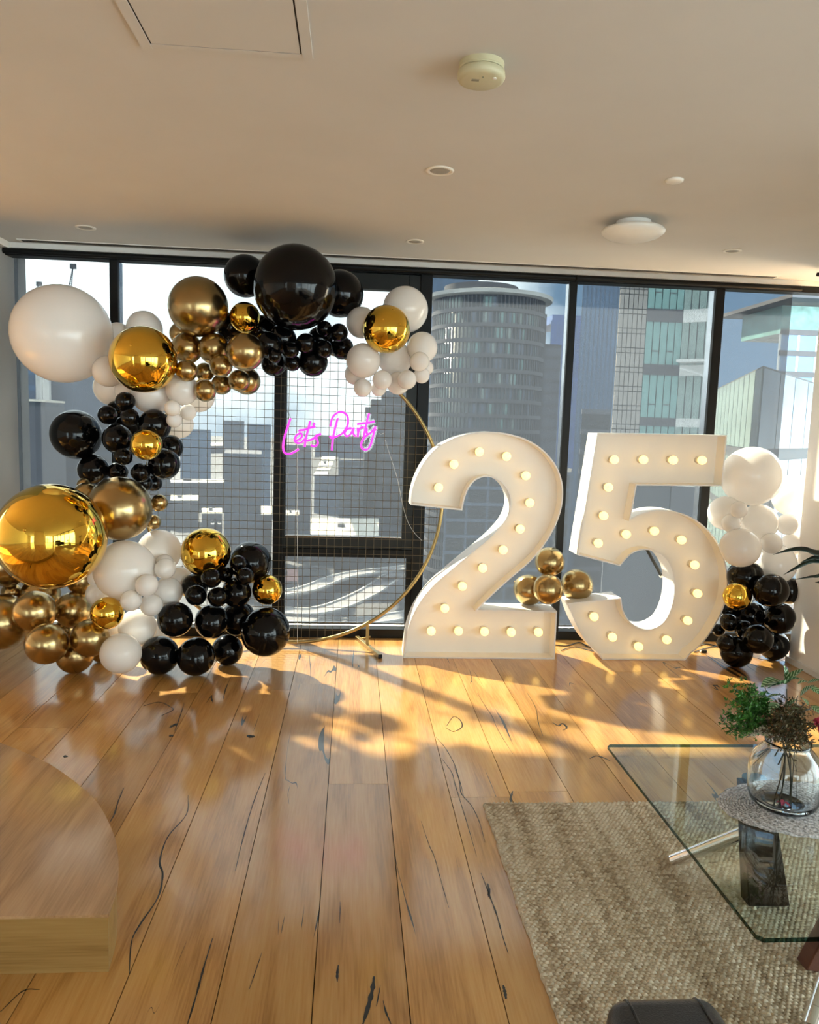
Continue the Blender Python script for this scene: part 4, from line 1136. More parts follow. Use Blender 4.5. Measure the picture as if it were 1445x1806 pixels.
def slab_leg(nm, top, bot, wt, wb, th, mt):
    """flat board leaning from the underside of the glass to the rug"""
    t, b = Vector(top) - tO, Vector(bot) - tO
    d = (b - t); side = Vector((1, 0, 0)); side = (side - d.normalized() * side.dot(d.normalized())).normalized()
    nn = d.normalized().cross(side)
    vs = []
    for c0, w in ((b, wb), (t, wt)):
        for s, q in ((-1, -1), (1, -1), (1, 1), (-1, 1)):
            p = c0 + side * (w / 2 * s) + nn * (th / 2 * q)
            vs.append((p.x, p.y, c0.z))
    return MB().add(vs, [(3, 2, 1, 0), (4, 5, 6, 7), (0, 1, 5, 4), (1, 2, 6, 5), (2, 3, 7, 6), (3, 0, 4, 7)]).build(nm, M[mt], tb, bevel=0.003)


ZB, ZT = 0.013, TZ - 0.024
lt_ = on(1330, 1378, ZT); lb_ = on(1350, 1590, ZB)
slab_leg('dark_leg', lt_, lb_, 0.085, 0.135, 0.05, 'dark_wood')
lb2 = on(1448, 1706, ZB); lt2 = Vector((1.62, 1.98, ZT))
slab_leg('walnut_leg', lt2, lb2, 0.09, 0.12, 0.05, 'red_wood')
for nm, foot, head in (('chrome_leg', on(1187, 1518, 0.036), Vector((1.46, 2.03, ZT - 0.02))), ('chrome_leg', on(1432, 1812, 0.036), Vector((1.53, 1.95, ZT - 0.02)))):
    f_, h_ = Vector(foot) - tO, Vector(head) - tO
    L = MB().tube([f_ + (h_ - f_) * 0.07, h_], 0.021, 20).build(nm, M['chrome'], tb, auto=50)
    MB().tube([f_, f_ + (h_ - f_) * 0.069], 0.0212, 20).build('foot_sleeve', M['chrome'], L, auto=50)
for p in (lt_, lt2):
    MB().lathe([(0.032, ZT + 0.001), (0.034, ZT + 0.004), (0.034, TZ - 0.0125)], 28, c=(p.x - tO.x, p.y - tO.y, 0)).build('top_disc', M['glass_edge'], tb, auto=40)
MB().box((1.40 - tO.x, 1.96 - tO.y, 0.34), (1.58 - tO.x, 2.06 - tO.y, TZ - 0.03)).build('hub', M['dark_wood'], tb, bevel=0.004)

# woven oval placemat, vase
mc = Vector((1.250, 1.862, TZ))
pm = empty('placemat', mc, label='grey woven oval placemat on the glass table under the vase', cat='placemat')
MRX, MRY = 0.236, 0.150
k = 0
for i in range(30):
    f = 1 - i / 30.5
    rx, ry = MRX * f, MRY * f
    rng = [(rx * math.cos(a), ry * math.sin(a)) for a in [2 * math.pi * j / 88 for j in range(88)]]
    pts = [(x, y, 0.0036 + 0.0016 * math.sin(j * math.pi * 0.5 + i * 1.9)) for j, (x, y) in enumerate(rng)]
    nmm = 'braid'
    MB().tube(pts, 0.0034 if i else 0.0040, 5, closed=True).build(nmm, None or M.setdefault('braid', mat('grey_braid', (0.47, 0.47, 0.485), 0.8, noise=0.75, nscale=150)), pm)
vx, vy = 1.182, 1.868
vs_ = empty('glass_vase', (vx, vy, TZ + 0.0092), label='wide clear glass vase on the grey placemat', cat='vase')
outer = [(0.0, 0.0), (0.060, 0.0), (0.072, 0.004), (0.084, 0.016), (0.0905, 0.034), (0.0925, 0.060), (0.0925, 0.095), (0.090, 0.118), (0.082, 0.140), (0.070, 0.156), (0.060, 0.166), (0.056, 0.174), (0.058, 0.182)]
inner = [(0.055, 0.182), (0.053, 0.174), (0.057, 0.165), (0.067, 0.154), (0.079, 0.138), (0.087, 0.117), (0.0895, 0.095), (0.0895, 0.060), (0.087, 0.034), (0.080, 0.019), (0.060, 0.011), (0.0, 0.010)]
MB().lathe(outer + inner, 64).build('body', M['vase_glass'], vs_, smooth=True)
MB().lathe([(0.050, 0.0095), (0.0545, 0.0112), (0.050, 0.0118), (0.0465, 0.0108), (0.050, 0.0095)], 48).build('base_ring', M['vase_glass'], vs_, smooth=True)

# ------------------------------------------------------------------ flowers
def leaf_mesh(length, width, bend=0.25, fold=0.18, seg=8, tip=1.0):
    vs = []; fs = []
    for i in range(seg + 1):
        t = i / seg
        w = width * math.sin(math.pi * min(1, t * 0.97 + 0.02)) ** 0.8 * (1 - 0.35 * t * tip)
        z = -bend * length * t * t
        y = length * t
        for s in (-1, -0.5, 0, 0.5, 1):
            vs.append((s * w / 2, y, z + abs(s) * w * fold))
    for i in range(seg):
        for s in range(4):
            a = i * 5 + s
            fs.append((a, a + 1, a + 6, a + 5))
    nv = len(vs)
    th = 0.0005
    vs += [(x, y, z - th) for x, y, z in vs]
    fs += [tuple(nv + q for q in reversed(f)) for f in fs]
    return MB().add(vs, fs)


def dirrot(d, roll=0.0):
    """rotation that lays local Y along d, local Z as upright as it goes"""
    d = Vector(d).normalized()
    up = Vector((0, 0, 1))
    if abs(d.z) > 0.97:
        up = Vector((0, -1, 0))
    x = d.cross(up).normalized(); z = x.cross(d)
    m = Matrix((x, d, z)).transposed() @ Matrix.Rotation(roll, 3, 'Y')
    return m.to_euler()


VB = Vector((vx, vy, TZ + 0.0092))
NECK = VB + Vector((0, 0, 0.18))


def stalk(root, pts, r, name='stem'):
    o = Vector(root.location)
    return MB().tube([Vector(p) - o for p in spline(pts, 6)], r, 6).build(name, M['stem'], root, smooth=True)


rf = random.Random(3)


def bushy(name, label, px, tips, foot, mt, leafsize, dens, spread, cat='flower stem', extra=None):
    """sprig whose side twigs carry dense little leaves; tips are photo positions with distance"""
    root = empty(name, foot, label=label, cat=cat, group=None)
    hub = at(*px)
    stalk(root, [foot, (Vector(foot) + NECK) / 2 + Vector((0.004, 0, 0)), NECK + (hub - NECK) * 0.3, hub], 0.0018)
    fo = MB(); tw = MB(); o = Vector(root.location); bl = MB()
    for tx, ty, tY in tips:
        e = at(tx, ty, tY)
        s = hub + (NECK - hub) * 0.25
        line = spline([s, s + (e - s) * 0.5 + Vector((0, 0, 0.008)), e], 6)
        tw.tube([q - o for q in line], 0.0011, 5)
        for q in range(dens):
            t = 0.2 + 0.8 * (q / dens)
            c = line[min(int(t * (len(line) - 1)), len(line) - 1)] + Vector([rf.gauss(0, spread) for _ in range(3)])
            for w in range(6):
                d = Vector([rf.gauss(0, 1) for _ in range(3)]).normalized() + (e - s).normalized() * 0.5
                d = d.normalized() * leafsize * rf.uniform(0.7, 1.3)
                sd = d.cross(Vector((rf.random(), rf.random(), rf.random() + 0.1))).normalized() * leafsize * 0.20
                p = c - o
                fo.add([p, p + d * 0.45 + sd, p + d, p + d * 0.45 - sd], [(0, 1, 2, 3)])
            if extra and q % 3 == 0:
                p = c - o
                a = leafsize * 0.32
                bl.add([p + Vector(v) * a for v in ((1, 0, 0), (-1, 0, 0), (0, 1, 0), (0, -1, 0), (0, 0, 1), (0, 0, -1))],
                       [(0, 2, 4), (2, 1, 4), (1, 3, 4), (3, 0, 4), (2, 0, 5), (1, 2, 5), (3, 1, 5), (0, 3, 5)])
    tw.build('twigs', M['stem'], root)
    f_ = fo.build('foliage', M[mt], root); f_['kind'] = 'stuff'
    if extra:
        b_ = bl.build('buds', M[extra], root); b_['kind'] = 'stuff'
    return root


bushy('green_sprig', 'bushy fresh green sprig leaning out left of the vase', (1345, 1272, 1.90),
      [(1288, 1207, 1.90), (1318, 1212, 1.94), (1290, 1232, 1.86), (1320, 1235, 1.84), (1272, 1266, 1.88), (1300, 1258, 1.83), (1282, 1290, 1.86), (1310, 1292, 1.84), (1335, 1240, 1.92), (1330, 1268, 1.82), (1342, 1225, 1.95), (1305, 1235, 1.92)],
      VB + Vector((0.020, 0.0, 0.013)), 'leaf_green', 0.0115, 60, 0.0115)
bushy('bronze_sprig', 'brown and olive flower head hanging over the front of the vase rim', (1392, 1275, 1.80),
      [(1355, 1268, 1.80), (1350, 1290, 1.79), (1375, 1262, 1.78), (1395, 1255, 1.80), (1415, 1270, 1.78), (1430, 1280, 1.79), (1365, 1302, 1.77), (1385, 1312, 1.76), (1410, 1305, 1.77), (1425, 1300, 1.78), (1403, 1290, 1.75), (1378, 1285, 1.75), (1432, 1312, 1.79), (1405, 1328, 1.77), (1380, 1246, 1.86), (1400, 1242, 1.86)],
      VB + Vector((0.012, -0.02, 0.013)), 'leaf_brown', 0.0095, 50, 0.0115, extra='berry')
bushy('berry_sprig', 'sprig with dark reddish buds behind the striped leaves', (1400, 1262, 1.95),
      [(1372, 1232, 1.96), (1383, 1225, 1.95), (1420, 1240, 1.95), (1432, 1250, 1.94), (1410, 1250, 1.93), (1440, 1245, 1.96)],
      VB + Vector((-0.01, 0.02, 0.013)), 'leaf_brown', 0.007, 16, 0.007, extra='berry')
bushy('white_astilbe', 'small cream white feathery blossom under the green sprig', (1352, 1290, 1.82),
      [(1316, 1300, 1.81), (1322, 1296, 1.80), (1330, 1290, 1.80), (1338, 1284, 1.81), (1345, 1292, 1.80)],
      VB + Vector((-0.016, -0.01, 0.013)), 'cream_flower', 0.005, 26, 0.0035)

sl_ = empty('striped_leaf_sprig', VB + Vector((0.004, 0.012, 0.013)), label='sprig of green leaves with pale stripes standing highest in the vase', cat='flower stem')
hubs = [at(1388, 1215, 1.93), at(1407, 1228, 1.93), at(1372, 1250, 1.90)]
for hb in hubs:
    stalk(sl_, [Vector(sl_.location), NECK + Vector((0.002, 0.01, 0)), NECK + (hb - NECK) * 0.5, hb], 0.0013)
sO = Vector(sl_.location)
SLEAF = [leaf_mesh(l, w, b).mesh('leaf', M['leaf_stripe'], True) for l, w, b in ((0.040, 0.024, 0.25), (0.034, 0.019, 0.4), (0.046, 0.028, 0.15))]
for (bx, by, bY), (ex, ey, eY), kk, roll in [
        ((1387, 1205, 1.93), (1412, 1178, 1.91), 2, 0.5), ((1388, 1200, 1.92), (1416, 1190, 1.88), 0, -0.3), ((1386, 1203, 1.93), (1392, 1176, 1.93), 1, 0.3),
        ((1386, 1206, 1.93), (1355, 1192, 1.90), 1, 0.4), ((1378, 1202, 1.93), (1345, 1205, 1.90), 2, -0.2),
        ((1348, 1230, 1.90), (1326, 1222, 1.87), 2, 0.2), ((1352, 1232, 1.88), (1374, 1220, 1.86), 0, 0.1),
        ((1385, 1250, 1.86), (1402, 1232, 1.85), 2, 0.4), ((1372, 1240, 1.86), (1358, 1250, 1.83), 0, 0.0), ((1366, 1240, 1.88), (1374, 1256, 1.84), 1, 0.3),
        ((1412, 1228, 1.92), (1432, 1206, 1.90), 2, 0.5), ((1412, 1230, 1.92), (1428, 1238, 1.88), 0, -0.4), ((1425, 1205, 1.93), (1448, 1196, 1.91), 2, 0.2),
        ((1430, 1212, 1.92), (1450, 1222, 1.89), 0, 0.6), ((1432, 1245, 1.90), (1452, 1258, 1.86), 2, 0.3), ((1408, 1206, 1.95), (1424, 1196, 1.95), 1, 0.0),
        ((1390, 1252, 1.84), (1408, 1246, 1.82), 0, 0.2)]:
    a, b = at(bx, by, bY), at(ex, ey, eY)
    ln = (b - a).length / (0.040, 0.034, 0.046)[kk]
    inst('leaf', SLEAF[kk], sl_, a - sO, dirrot(b - a, roll), (ln, ln, ln))

fp = at(1441, 1274, 1.84)
pf_ = empty('pink_flower', fp, label='deep pink flower at the right of the bouquet', cat='flower')
PET = leaf_mesh(0.024, 0.017, 0.5, 0.25, 6).mesh('petal', M['pink'], True)
for i in range(13):
    a = i * 2.399; tl = 0.25 + 0.9 * (i / 13)
    d = Vector((math.cos(a) * math.sin(tl), -math.cos(tl) * 0.8, math.sin(a) * math.sin(tl)))
    inst('petal', PET, pf_, (0, 0, 0), dirrot(d, a), (1, 1, 1))
MB().tube([Vector((0, 0.004, 0)), NECK + Vector((0.02, 0, 0)) - fp, VB + Vector((0.03, 0.01, 0.014)) - fp], 0.0012, 6).build('stem', M['stem'], pf_)
pt = empty('fallen_petal', VB + Vector((-0.004, -0.012, 0.0125)), label='fallen pink petal lying inside the vase', cat='petal')
for a in (0.2, 1.3, 2.4, 3.6):
    inst('petal', PET, pt, (0, 0, 0.002), (0.25, 0, a), (0.75, 0.75, 0.75))
for (ax, ay), (bx, by), nm in (((1402, 1325), (1403, 1428), 'green'), ((1396, 1325), (1404, 1352), 'dark')):
    pass
cs = empty('cut_stems', at(1388, 1320, 1.85), label='dark cut stems poking down inside the vase neck', cat='stem')
cO = Vector(cs.location)
for (ax, ay, aY), (bx, by, bY), r in (((1390, 1316, 1.85), (1373, 1349, 1.84), 0.0021), ((1376, 1318, 1.85), (1367, 1334, 1.84), 0.0018), ((1362, 1318, 1.86), (1336, 1334, 1.86), 0.0009), ((1358, 1320, 1.87), (1328, 1350, 1.88), 0.0007), ((1404, 1318, 1.86), (1405, 1425, 1.86), 0.0008), ((1392, 1322, 1.86), (1406, 1360, 1.87), 0.0008)):
    MB().tube([at(ax, ay, aY) - cO, at(bx, by, bY) - cO], r, 6).build('stem', M['stem'], cs)

# ------------------------------------------------------------------ armchair (its arm shows at the bottom edge)
ac = empty('leather_armchair', (0.87, 0.70, 0), label='black leather armchair, only one arm in view at the bottom edge', cat='armchair')


def cushion(a, b, r=0.03):
    return MB().box(a, b)


arm = cushion((-0.455, -0.42, 0.10), (-0.272, 0.385, 0.566)).build('arm', M['leather'], ac, bevel=0.035)
arm.modifiers['bevel'].segments = 5
for p in arm.data.polygons: p.use_smooth = True
for xx in (-0.420, -0.307):
    MB().tube(spline([(xx, 0.3852, 0.14), (xx, 0.3852, 0.30), (xx, 0.3852, 0.46), (xx, 0.3852, 0.50), (xx, 0.3852, 0.528), (xx, 0.375, 0.5555), (xx, 0.350, 0.5662), (xx, 0.32, 0.5662), (xx, 0.28, 0.5662), (xx, 0.0, 0.5662), (xx, -0.38, 0.5662)], 4), 0.0022, 6).build('piping', M['leather'], arm)
a2 = cushion((0.272, -0.42, 0.10), (0.455, 0.385, 0.566)).build('arm', M['leather'], ac, bevel=0.035); a2.modifiers['bevel'].segments = 5
s_ = cushion((-0.27, -0.35, 0.16), (0.27, 0.35, 0.42)).build('seat', M['leather'], ac, bevel=0.04); s_.modifiers['bevel'].segments = 4
s_ = cushion((-0.40, -0.55, 0.12), (0.40, -0.36, 0.80)).build('backrest', M['leather'], ac, bevel=0.04); s_.modifiers['bevel'].segments = 4
for sx in (-1, 1):
    for yy in (-0.36, 0.30):
        MB().box((sx * 0.38 - 0.02, yy - 0.02, 0.0), (sx * 0.38 + 0.02, yy + 0.02, 0.11)).build('leg', M['chrome'], ac)

# ------------------------------------------------------------------ strap-leaved plant right of the frame
px_, py_ = 2.36, 3.15
pp = empty('potted_plant', (px_, py_, 0), label='potted plant whose dark strap leaves reach in at the right', cat='plant')
MB().lathe([(0.0, 0.0), (0.13, 0.0), (0.155, 0.02), (0.185, 0.30), (0.19, 0.33), (0.175, 0.33), (0.165, 0.29), (0.0, 0.28)], 36).build('pot', M['pot'], pp, auto=50)
MB().lathe([(0.0, 0.283), (0.166, 0.283)], 24).build('soil', M['soil'], pp)
MB().tube([(0, 0, 0.28), (0.01, 0.01, 0.5), (0, 0, 0.86)], [0.022, 0.019, 0.016], 10).build('stem', M['stem'], pp, smooth=True)


def strap(pts, w):
    P = spline([Vector(q) - Vector((px_, py_, 0)) for q in pts], 6)
    n = len(P); vs = []; fs = []
    for i, p in enumerate(P):
        t = (P[min(i + 1, n - 1)] - P[max(i - 1, 0)]).normalized()
        s = t.cross(Vector((0.15, -0.75, 0.65))).normalized()
        f = i / (n - 1)
        ww = w * (min(1, 0.5 + f * 2) if f < 0.25 else max(0.02, (1 - ((f - 0.25) / 0.75) ** 2)))
        vs += [p - s * ww / 2 + Vector((0, 0, ww * 0.22)), p, p + s * ww / 2 + Vector((0, 0, ww * 0.22)), p - Vector((0, 0, 0.0012))]
    for i in range(n - 1):
        a, b = i * 4, i * 4 + 4
        fs += [(a, a + 1, b + 1, b), (a + 1, a + 2, b + 2, b + 1), (a, b, b + 3, a + 3), (a + 2, a + 3, b + 3, b + 2)]
    return MB().add(vs, fs).build('leaf', M['leaf_dark'], pp, smooth=True)


crown = Vector((px_, py_, 0.88))
Yp = 3.0
for pts, w in (([(1448, 979), (1420, 971), (1395, 971), (1364, 978)], 0.034), ([(1450, 985), (1435, 985), (1412, 992)], 0.030), ([(1450, 990), (1428, 992), (1404, 1003), (1382, 1014)], 0.026),
               ([(1450, 1015), (1430, 1018), (1402, 1022)], 0.018), ([(1455, 1026), (1446, 1028), (1438, 1027)], 0.02)):
    q = [at(x, y, Yp) for x, y in pts]
    strap([crown, crown + (q[0] - crown) * 0.5 + Vector((0, 0, 0.05)), *q], w)
rl = random.Random(9)
for i in range(14):
    a = -1.2 + i * 0.18
    e = crown + Vector((math.cos(a), math.sin(a), 0)) * rl.uniform(0.28, 0.38) + Vector((0, 0, rl.uniform(-0.15, 0.2)))
    mid = crown + (e - crown) * 0.55 + Vector((0, 0, 0.16))
    strap([crown, mid, e], 0.032)

# ------------------------------------------------------------------ the city outside
GZ = -75.0
MC = dict(
    glass_dark=mat('tower_glass', (0.05, 0.068, 0.08), 0.25, spec=0.3, noise=0.5, nscale=0.35),
    glass_teal=mat('teal_glazing', (0.136, 0.260, 0.248), 0.25, spec=0.5, noise=0.3, nscale=0.5),
    glass_pale=mat('pale_glazing', (0.20, 0.265, 0.245), 0.3, spec=0.5, noise=0.25, nscale=0.6),
    glass_blue=mat('blue_glazing', (0.05, 0.10, 0.27), 0.3, spec=0.5, noise=0.2, nscale=0.2),
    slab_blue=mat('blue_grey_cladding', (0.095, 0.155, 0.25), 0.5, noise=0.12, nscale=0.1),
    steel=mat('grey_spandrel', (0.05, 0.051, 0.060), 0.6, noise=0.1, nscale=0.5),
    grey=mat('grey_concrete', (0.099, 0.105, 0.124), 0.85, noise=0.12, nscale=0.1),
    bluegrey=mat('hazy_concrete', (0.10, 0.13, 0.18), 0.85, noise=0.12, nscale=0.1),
    darkgrey=mat('dark_concrete', (0.046, 0.050, 0.056), 0.85, noise=0.15, nscale=0.1),
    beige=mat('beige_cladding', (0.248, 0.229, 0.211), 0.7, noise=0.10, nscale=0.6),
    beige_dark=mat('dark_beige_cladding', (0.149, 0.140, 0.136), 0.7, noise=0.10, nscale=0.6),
    pale=mat('pale_concrete', (0.50, 0.50, 0.48), 0.85, noise=0.10, nscale=0.2),
    cream=mat('cream_roof', (0.72, 0.68, 0.58), 0.9, noise=0.06, nscale=0.2),
    red=mat('red_roof', (0.34, 0.18, 0.16), 0.9, noise=0.1, nscale=0.2),
    ground=mat('street', (0.115, 0.12, 0.13), 0.9, noise=0.55, nscale=0.03),
    road=mat('pale_road', (0.22, 0.22, 0.23), 0.9, noise=0.1, nscale=0.1),
    tree=mat('tree_green', (0.05, 0.09, 0.04), 0.9, noise=0.3, nscale=0.4),
)
gp = MB().box((-1500, 12, GZ - 1), (1500, 3500, GZ)).build('ground', MC['ground'])
tag(gp, 'hazy city streets far below the windows', 'ground', kind='structure')


def block(name, label, x0, x1, ytop, D, depth, wall, cat='building', zbot=GZ, pitch=None, band=None, bh=0.5, vstep=None, vm=None, roof=None, ztop=None, group=None, vw=0.35):
    """building whose front faces the windows at distance D; x0..x1 and ytop as the photograph shows its front"""
    ym = (ytop + 760) / 2
    a, b = at(x0, ym, D), at(x1, ym, D)
    zt = at((x0 + x1) / 2, ytop, D).z if ztop is None else ztop
    cx, w = (a.x + b.x) / 2, abs(b.x - a.x)
    r = empty(name, (cx, D + depth / 2, zbot), label=label, cat=cat, group=group)
    h = zt - zbot
    sk = 1.06 * depth * cx / D          # the side walls run along the slanting side streets
    MB().prism([(-w / 2, -depth / 2), (w / 2, -depth / 2), (w / 2 + sk * (cx + w / 2) / (cx + 1e-6) * 0.97, depth / 2), (-w / 2 + sk, depth / 2)], 0, h).build('wall', MC[wall], r)
    if pitch:
        z = h - bh
        me = MB().box((-w / 2 - 0.05, -depth / 2 - 0.12, 0), (w / 2 + 0.05, -depth / 2 + 0.05, bh)).mesh('floor_band', MC[band])
        k = 0
        while z > 0 and k < 40:
            inst('floor_band', me, r, (0, 0, z)); z -= pitch; k += 1
    if vstep:
        n = max(1, int(round(w / vstep)))
        me = MB().box((-vw / 2, -0.05, 0), (vw / 2, 0, h - 0.4)).mesh('pilaster', MC[vm])
        for i in range(n + 1):
            inst('pilaster', me, r, (-w / 2 + w * i / n, -depth / 2, 0))
    if roof:
        MB().box((-w / 2 - 0.2, -depth / 2 - 0.2, h), (w / 2 + 0.2, depth / 2 + 0.2, h + 0.4)).build('roof', MC[roof], r)
    return r


# -- left bays
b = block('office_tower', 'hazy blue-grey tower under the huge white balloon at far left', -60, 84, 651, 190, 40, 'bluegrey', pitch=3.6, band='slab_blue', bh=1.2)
w_ = b.children[0]
for x in (72, 84):
    q = at(x, 760, 189.5)
    MB().box((q.x - b.location.x - 0.75, -21.0, 0), (q.x - b.location.x + 0.75, -19.8, at(80, 655, 190).z - GZ)).build('corner_fin', MC['pale'], b)
q0, q1 = at(28, 640, 195), at(75, 640, 195)
MB().box((q0.x - b.location.x, -12, 76), (q1.x - b.location.x + 6, 12, at(40, 638, 195).z - GZ)).build('plant_room', MC['bluegrey'], b)
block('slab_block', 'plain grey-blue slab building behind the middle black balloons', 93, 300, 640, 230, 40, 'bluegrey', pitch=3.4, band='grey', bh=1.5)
pd = empty('podium_building', (at(5, 715, 120).x, 128, GZ), label='low round-cornered rooftop with a white rim at far left', cat='building')
pw = [at(-60, 716, 120), at(60, 716, 120)]
W0, W1 = pw[0].x - pd.location.x, at(66, 716, 120).x - pd.location.x
zr = at(40, 704, 124).z - GZ
op = [(W0, -8), (W1 - 2.5, -8), (W1 - 0.8, -7), (W1, -5), (W1, 3), (W1 - 0.8, 5), (W1 - 2.5, 6), (W0, 6)]
MB().prism(op, 0, zr - 1.0).build('wall', MC['grey'], pd)
MB().prism([(x * 1.01, y * 1.02) for x, y in op], zr - 0.35, zr).build('roof_rim', MC['cream'], pd)
MB().prism([(x * 0.985, y * 0.97) for x, y in op], zr - 1.0, zr - 0.3).build('terrace_glazing', MC['glass_dark'], pd)


def crane(base, tip, D, label):
    a, e = at(*base, D), at(*tip, D)
    r = empty('tower_crane', (a.x, D, GZ), label=label, cat='crane', group='cranes on the left skyline')
    m = MB()
    top = Vector((0, 0, a.z - GZ))
    for sx in (-0.5, 0.5):
        m.tube([(sx, 0, 0), (sx, 0, top.z)], 0.16, 4)
    m.build('mast', MC['grey'], r)
    j = e - Vector(r.location)
    m = MB(); d = j - top
    for s in (-0.6, 0.6):
        m.tube([top + Vector((s, 0, 0)), j], 0.16, 4)
    for i in range(1, 14):
        c0 = top + d * (i / 14.0); wd = 0.6 * (1 - i / 14.0)
        m.tube([c0 + Vector((-wd, 0, 0)), c0 + d / 14 + Vector((wd, 0, 0))], 0.11, 4)
    m.build('jib', MC['grey'], r)
    MB().box(j - Vector((0.9, 0.5, 0.9)), j + Vector((0.9, 0.5, 0.6))).build('jib_head', MC['darkgrey'], r)
    MB().box(top - Vector((3.5, 0.6, 0.3)), top + Vector((0.3, 0.6, 0.8))).build('counterweight', MC['darkgrey'], r)


crane((122, 520), (129, 469), 260, 'pale luffing crane rising above the huge white balloon, right one')
crane((58, 530), (69, 500), 300, 'pale luffing crane above the huge white balloon, left lower one')

# -- skyline behind the mesh, left of the dark post
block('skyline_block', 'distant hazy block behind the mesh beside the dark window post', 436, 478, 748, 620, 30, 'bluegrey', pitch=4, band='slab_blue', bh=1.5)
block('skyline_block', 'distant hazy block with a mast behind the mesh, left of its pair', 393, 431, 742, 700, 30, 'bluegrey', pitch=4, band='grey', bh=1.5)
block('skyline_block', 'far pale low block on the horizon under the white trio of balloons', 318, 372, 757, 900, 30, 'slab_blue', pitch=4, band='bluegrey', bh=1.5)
block('dark_block', 'dull grey building rising left beside the dark window post', 396, 462, 800, 330, 40, 'grey', pitch=4.2, band='bluegrey', bh=1.4)


def rooftop(name, label, x0, x1, yb, yf, z, roof, wall='grey', group=None):
    """low flat building: far roof edge at yb, near edge at yf, roof level z"""
    a, b_, c, d = on(x0, yf, z), on(x1, yf, z), on(x1, yb, z), on(x0, yb, z)
    r = empty(name, ((a.x + b_.x) / 2, (a.y + c.y) / 2, GZ), label=label, cat='building', group=group)
    o = Vector(r.location)
    pts = [(p.x - o.x, p.y - o.y) for p in (a, b_, c, d)]
    H = z - GZ
    MB().prism(pts, 0.0, H - 0.4).build('wall', MC[wall], r)
    MB().prism(pts, H - 0.4, H).build('roof', MC[roof], r)
    cx, cy = sum(p[0] for p in pts) / 4, sum(p[1] for p in pts) / 4
    k = 0.12
    u_ = MB()
    u_.box((cx - (pts[1][0] - pts[0][0]) * k, cy - 2, H), (cx, cy + 2, H + 1.6))
    u_.build('plant_room', MC['grey'], r)
    return r


rooftop('warehouse', 'long low building with a white roof edge, upper of those behind the mesh', 280, 405, 781, 786, -58, 'cream')
rooftop('warehouse', 'long low building with a white roof edge level with the large satin gold balloon top', 276, 396, 845, 851, -52, 'pale')
rooftop('warehouse', 'narrow white roof above the small satin gold balloons at the mesh', 290, 350, 873, 882, -55, 'cream')
rooftop('warehouse', 'bright cream roof just above the right gold orb of the floor bunch', 356, 392, 896, 905, -50, 'cream')
rooftop('warehouse', 'long bright cream roof ending at the dark window post', 398, 480, 892, 907, -45, 'cream')
for i in range(7):
    rooftop('container_roof', 'small white roofs in a row behind the mesh above the gold orb', 372 + i * 12, 378 + i * 12, 920, 924, -55, 'cream', group='upper row of small white roofs')
for i in range(4):
    rooftop('container_roof', 'small white roofs in a lower row by the dark window post', 426 + i * 13, 433 + i * 13, 932, 937, -55, 'pale', group='lower row of small white roofs')

# -- behind the sash
st = block('stepped_tower', 'dark tower with stepped top behind the word Party', 672, 740, 690, 430, 30, 'darkgrey', pitch=7, band='grey', bh=2.4)
for x0, x1, yt in ((655, 672, 704), (645, 655, 718)):
    a, b2_ = at(x0, 720, 430), at(x1, 720, 430)
    MB().box((a.x - st.location.x, -15, 0), (b2_.x - st.location.x, 15, at(x0, yt, 430).z - GZ)).build('step', MC['darkgrey'], st)
block('louvred_tower', 'dark building with horizontal bands below the pink sign', 600, 642, 812, 420, 22, 'darkgrey', pitch=2.9, band='bluegrey', bh=0.9)
lw = rooftop('louvred_roof', 'building with a sunlit pale slatted roof below the pink sign', 553, 597, 806, 838, -20, 'darkgrey', wall='darkgrey')
pr = lw.children[2]; bpy.data.objects.remove(pr)
za = -20 + 0.05 - GZ
for i, (ya, yb_) in enumerate(((806, 812), (815, 822), (825, 830), (833, 838))):
    xa = 566 - i * 4
    q = [on(xa, yb_, -20), on(xa + 24, yb_, -20), on(xa + 26, ya, -20), on(xa + 3, ya, -20)]
    MB().prism([(p.x - lw.location.x, p.y - lw.location.y) for p in q], za, za + 0.3).build('roof_slat', MC['cream'], lw)
block('side_tower', 'narrow hazy tower left of the slatted roof behind the sash', 502, 550, 785, 475, 20, 'grey', pitch=6, band='bluegrey', bh=2)
block('backdrop_tower', 'hazy broad block behind the pink sign', 556, 648, 770, 640, 40, 'bluegrey', pitch=4, band='grey', bh=1.5)
rooftop('pavilion', 'low pavilion with a broad cream roof at the foot of the sash', 548, 668, 914, 948, -50, 'cream', wall='darkgrey')
rooftop('warehouse', 'small white roof at the left edge of the sash glass', 500, 528, 900, 908, -50, 'cream')
rooftop('warehouse', 'red roofed building low in the pane under the sash', 486, 526, 1004, 1024, -62, 'red')
rooftop('warehouse', 'grey roofed building low in the pane under the sash, right of the red roof', 528, 590, 997, 1014, -62, 'darkgrey')


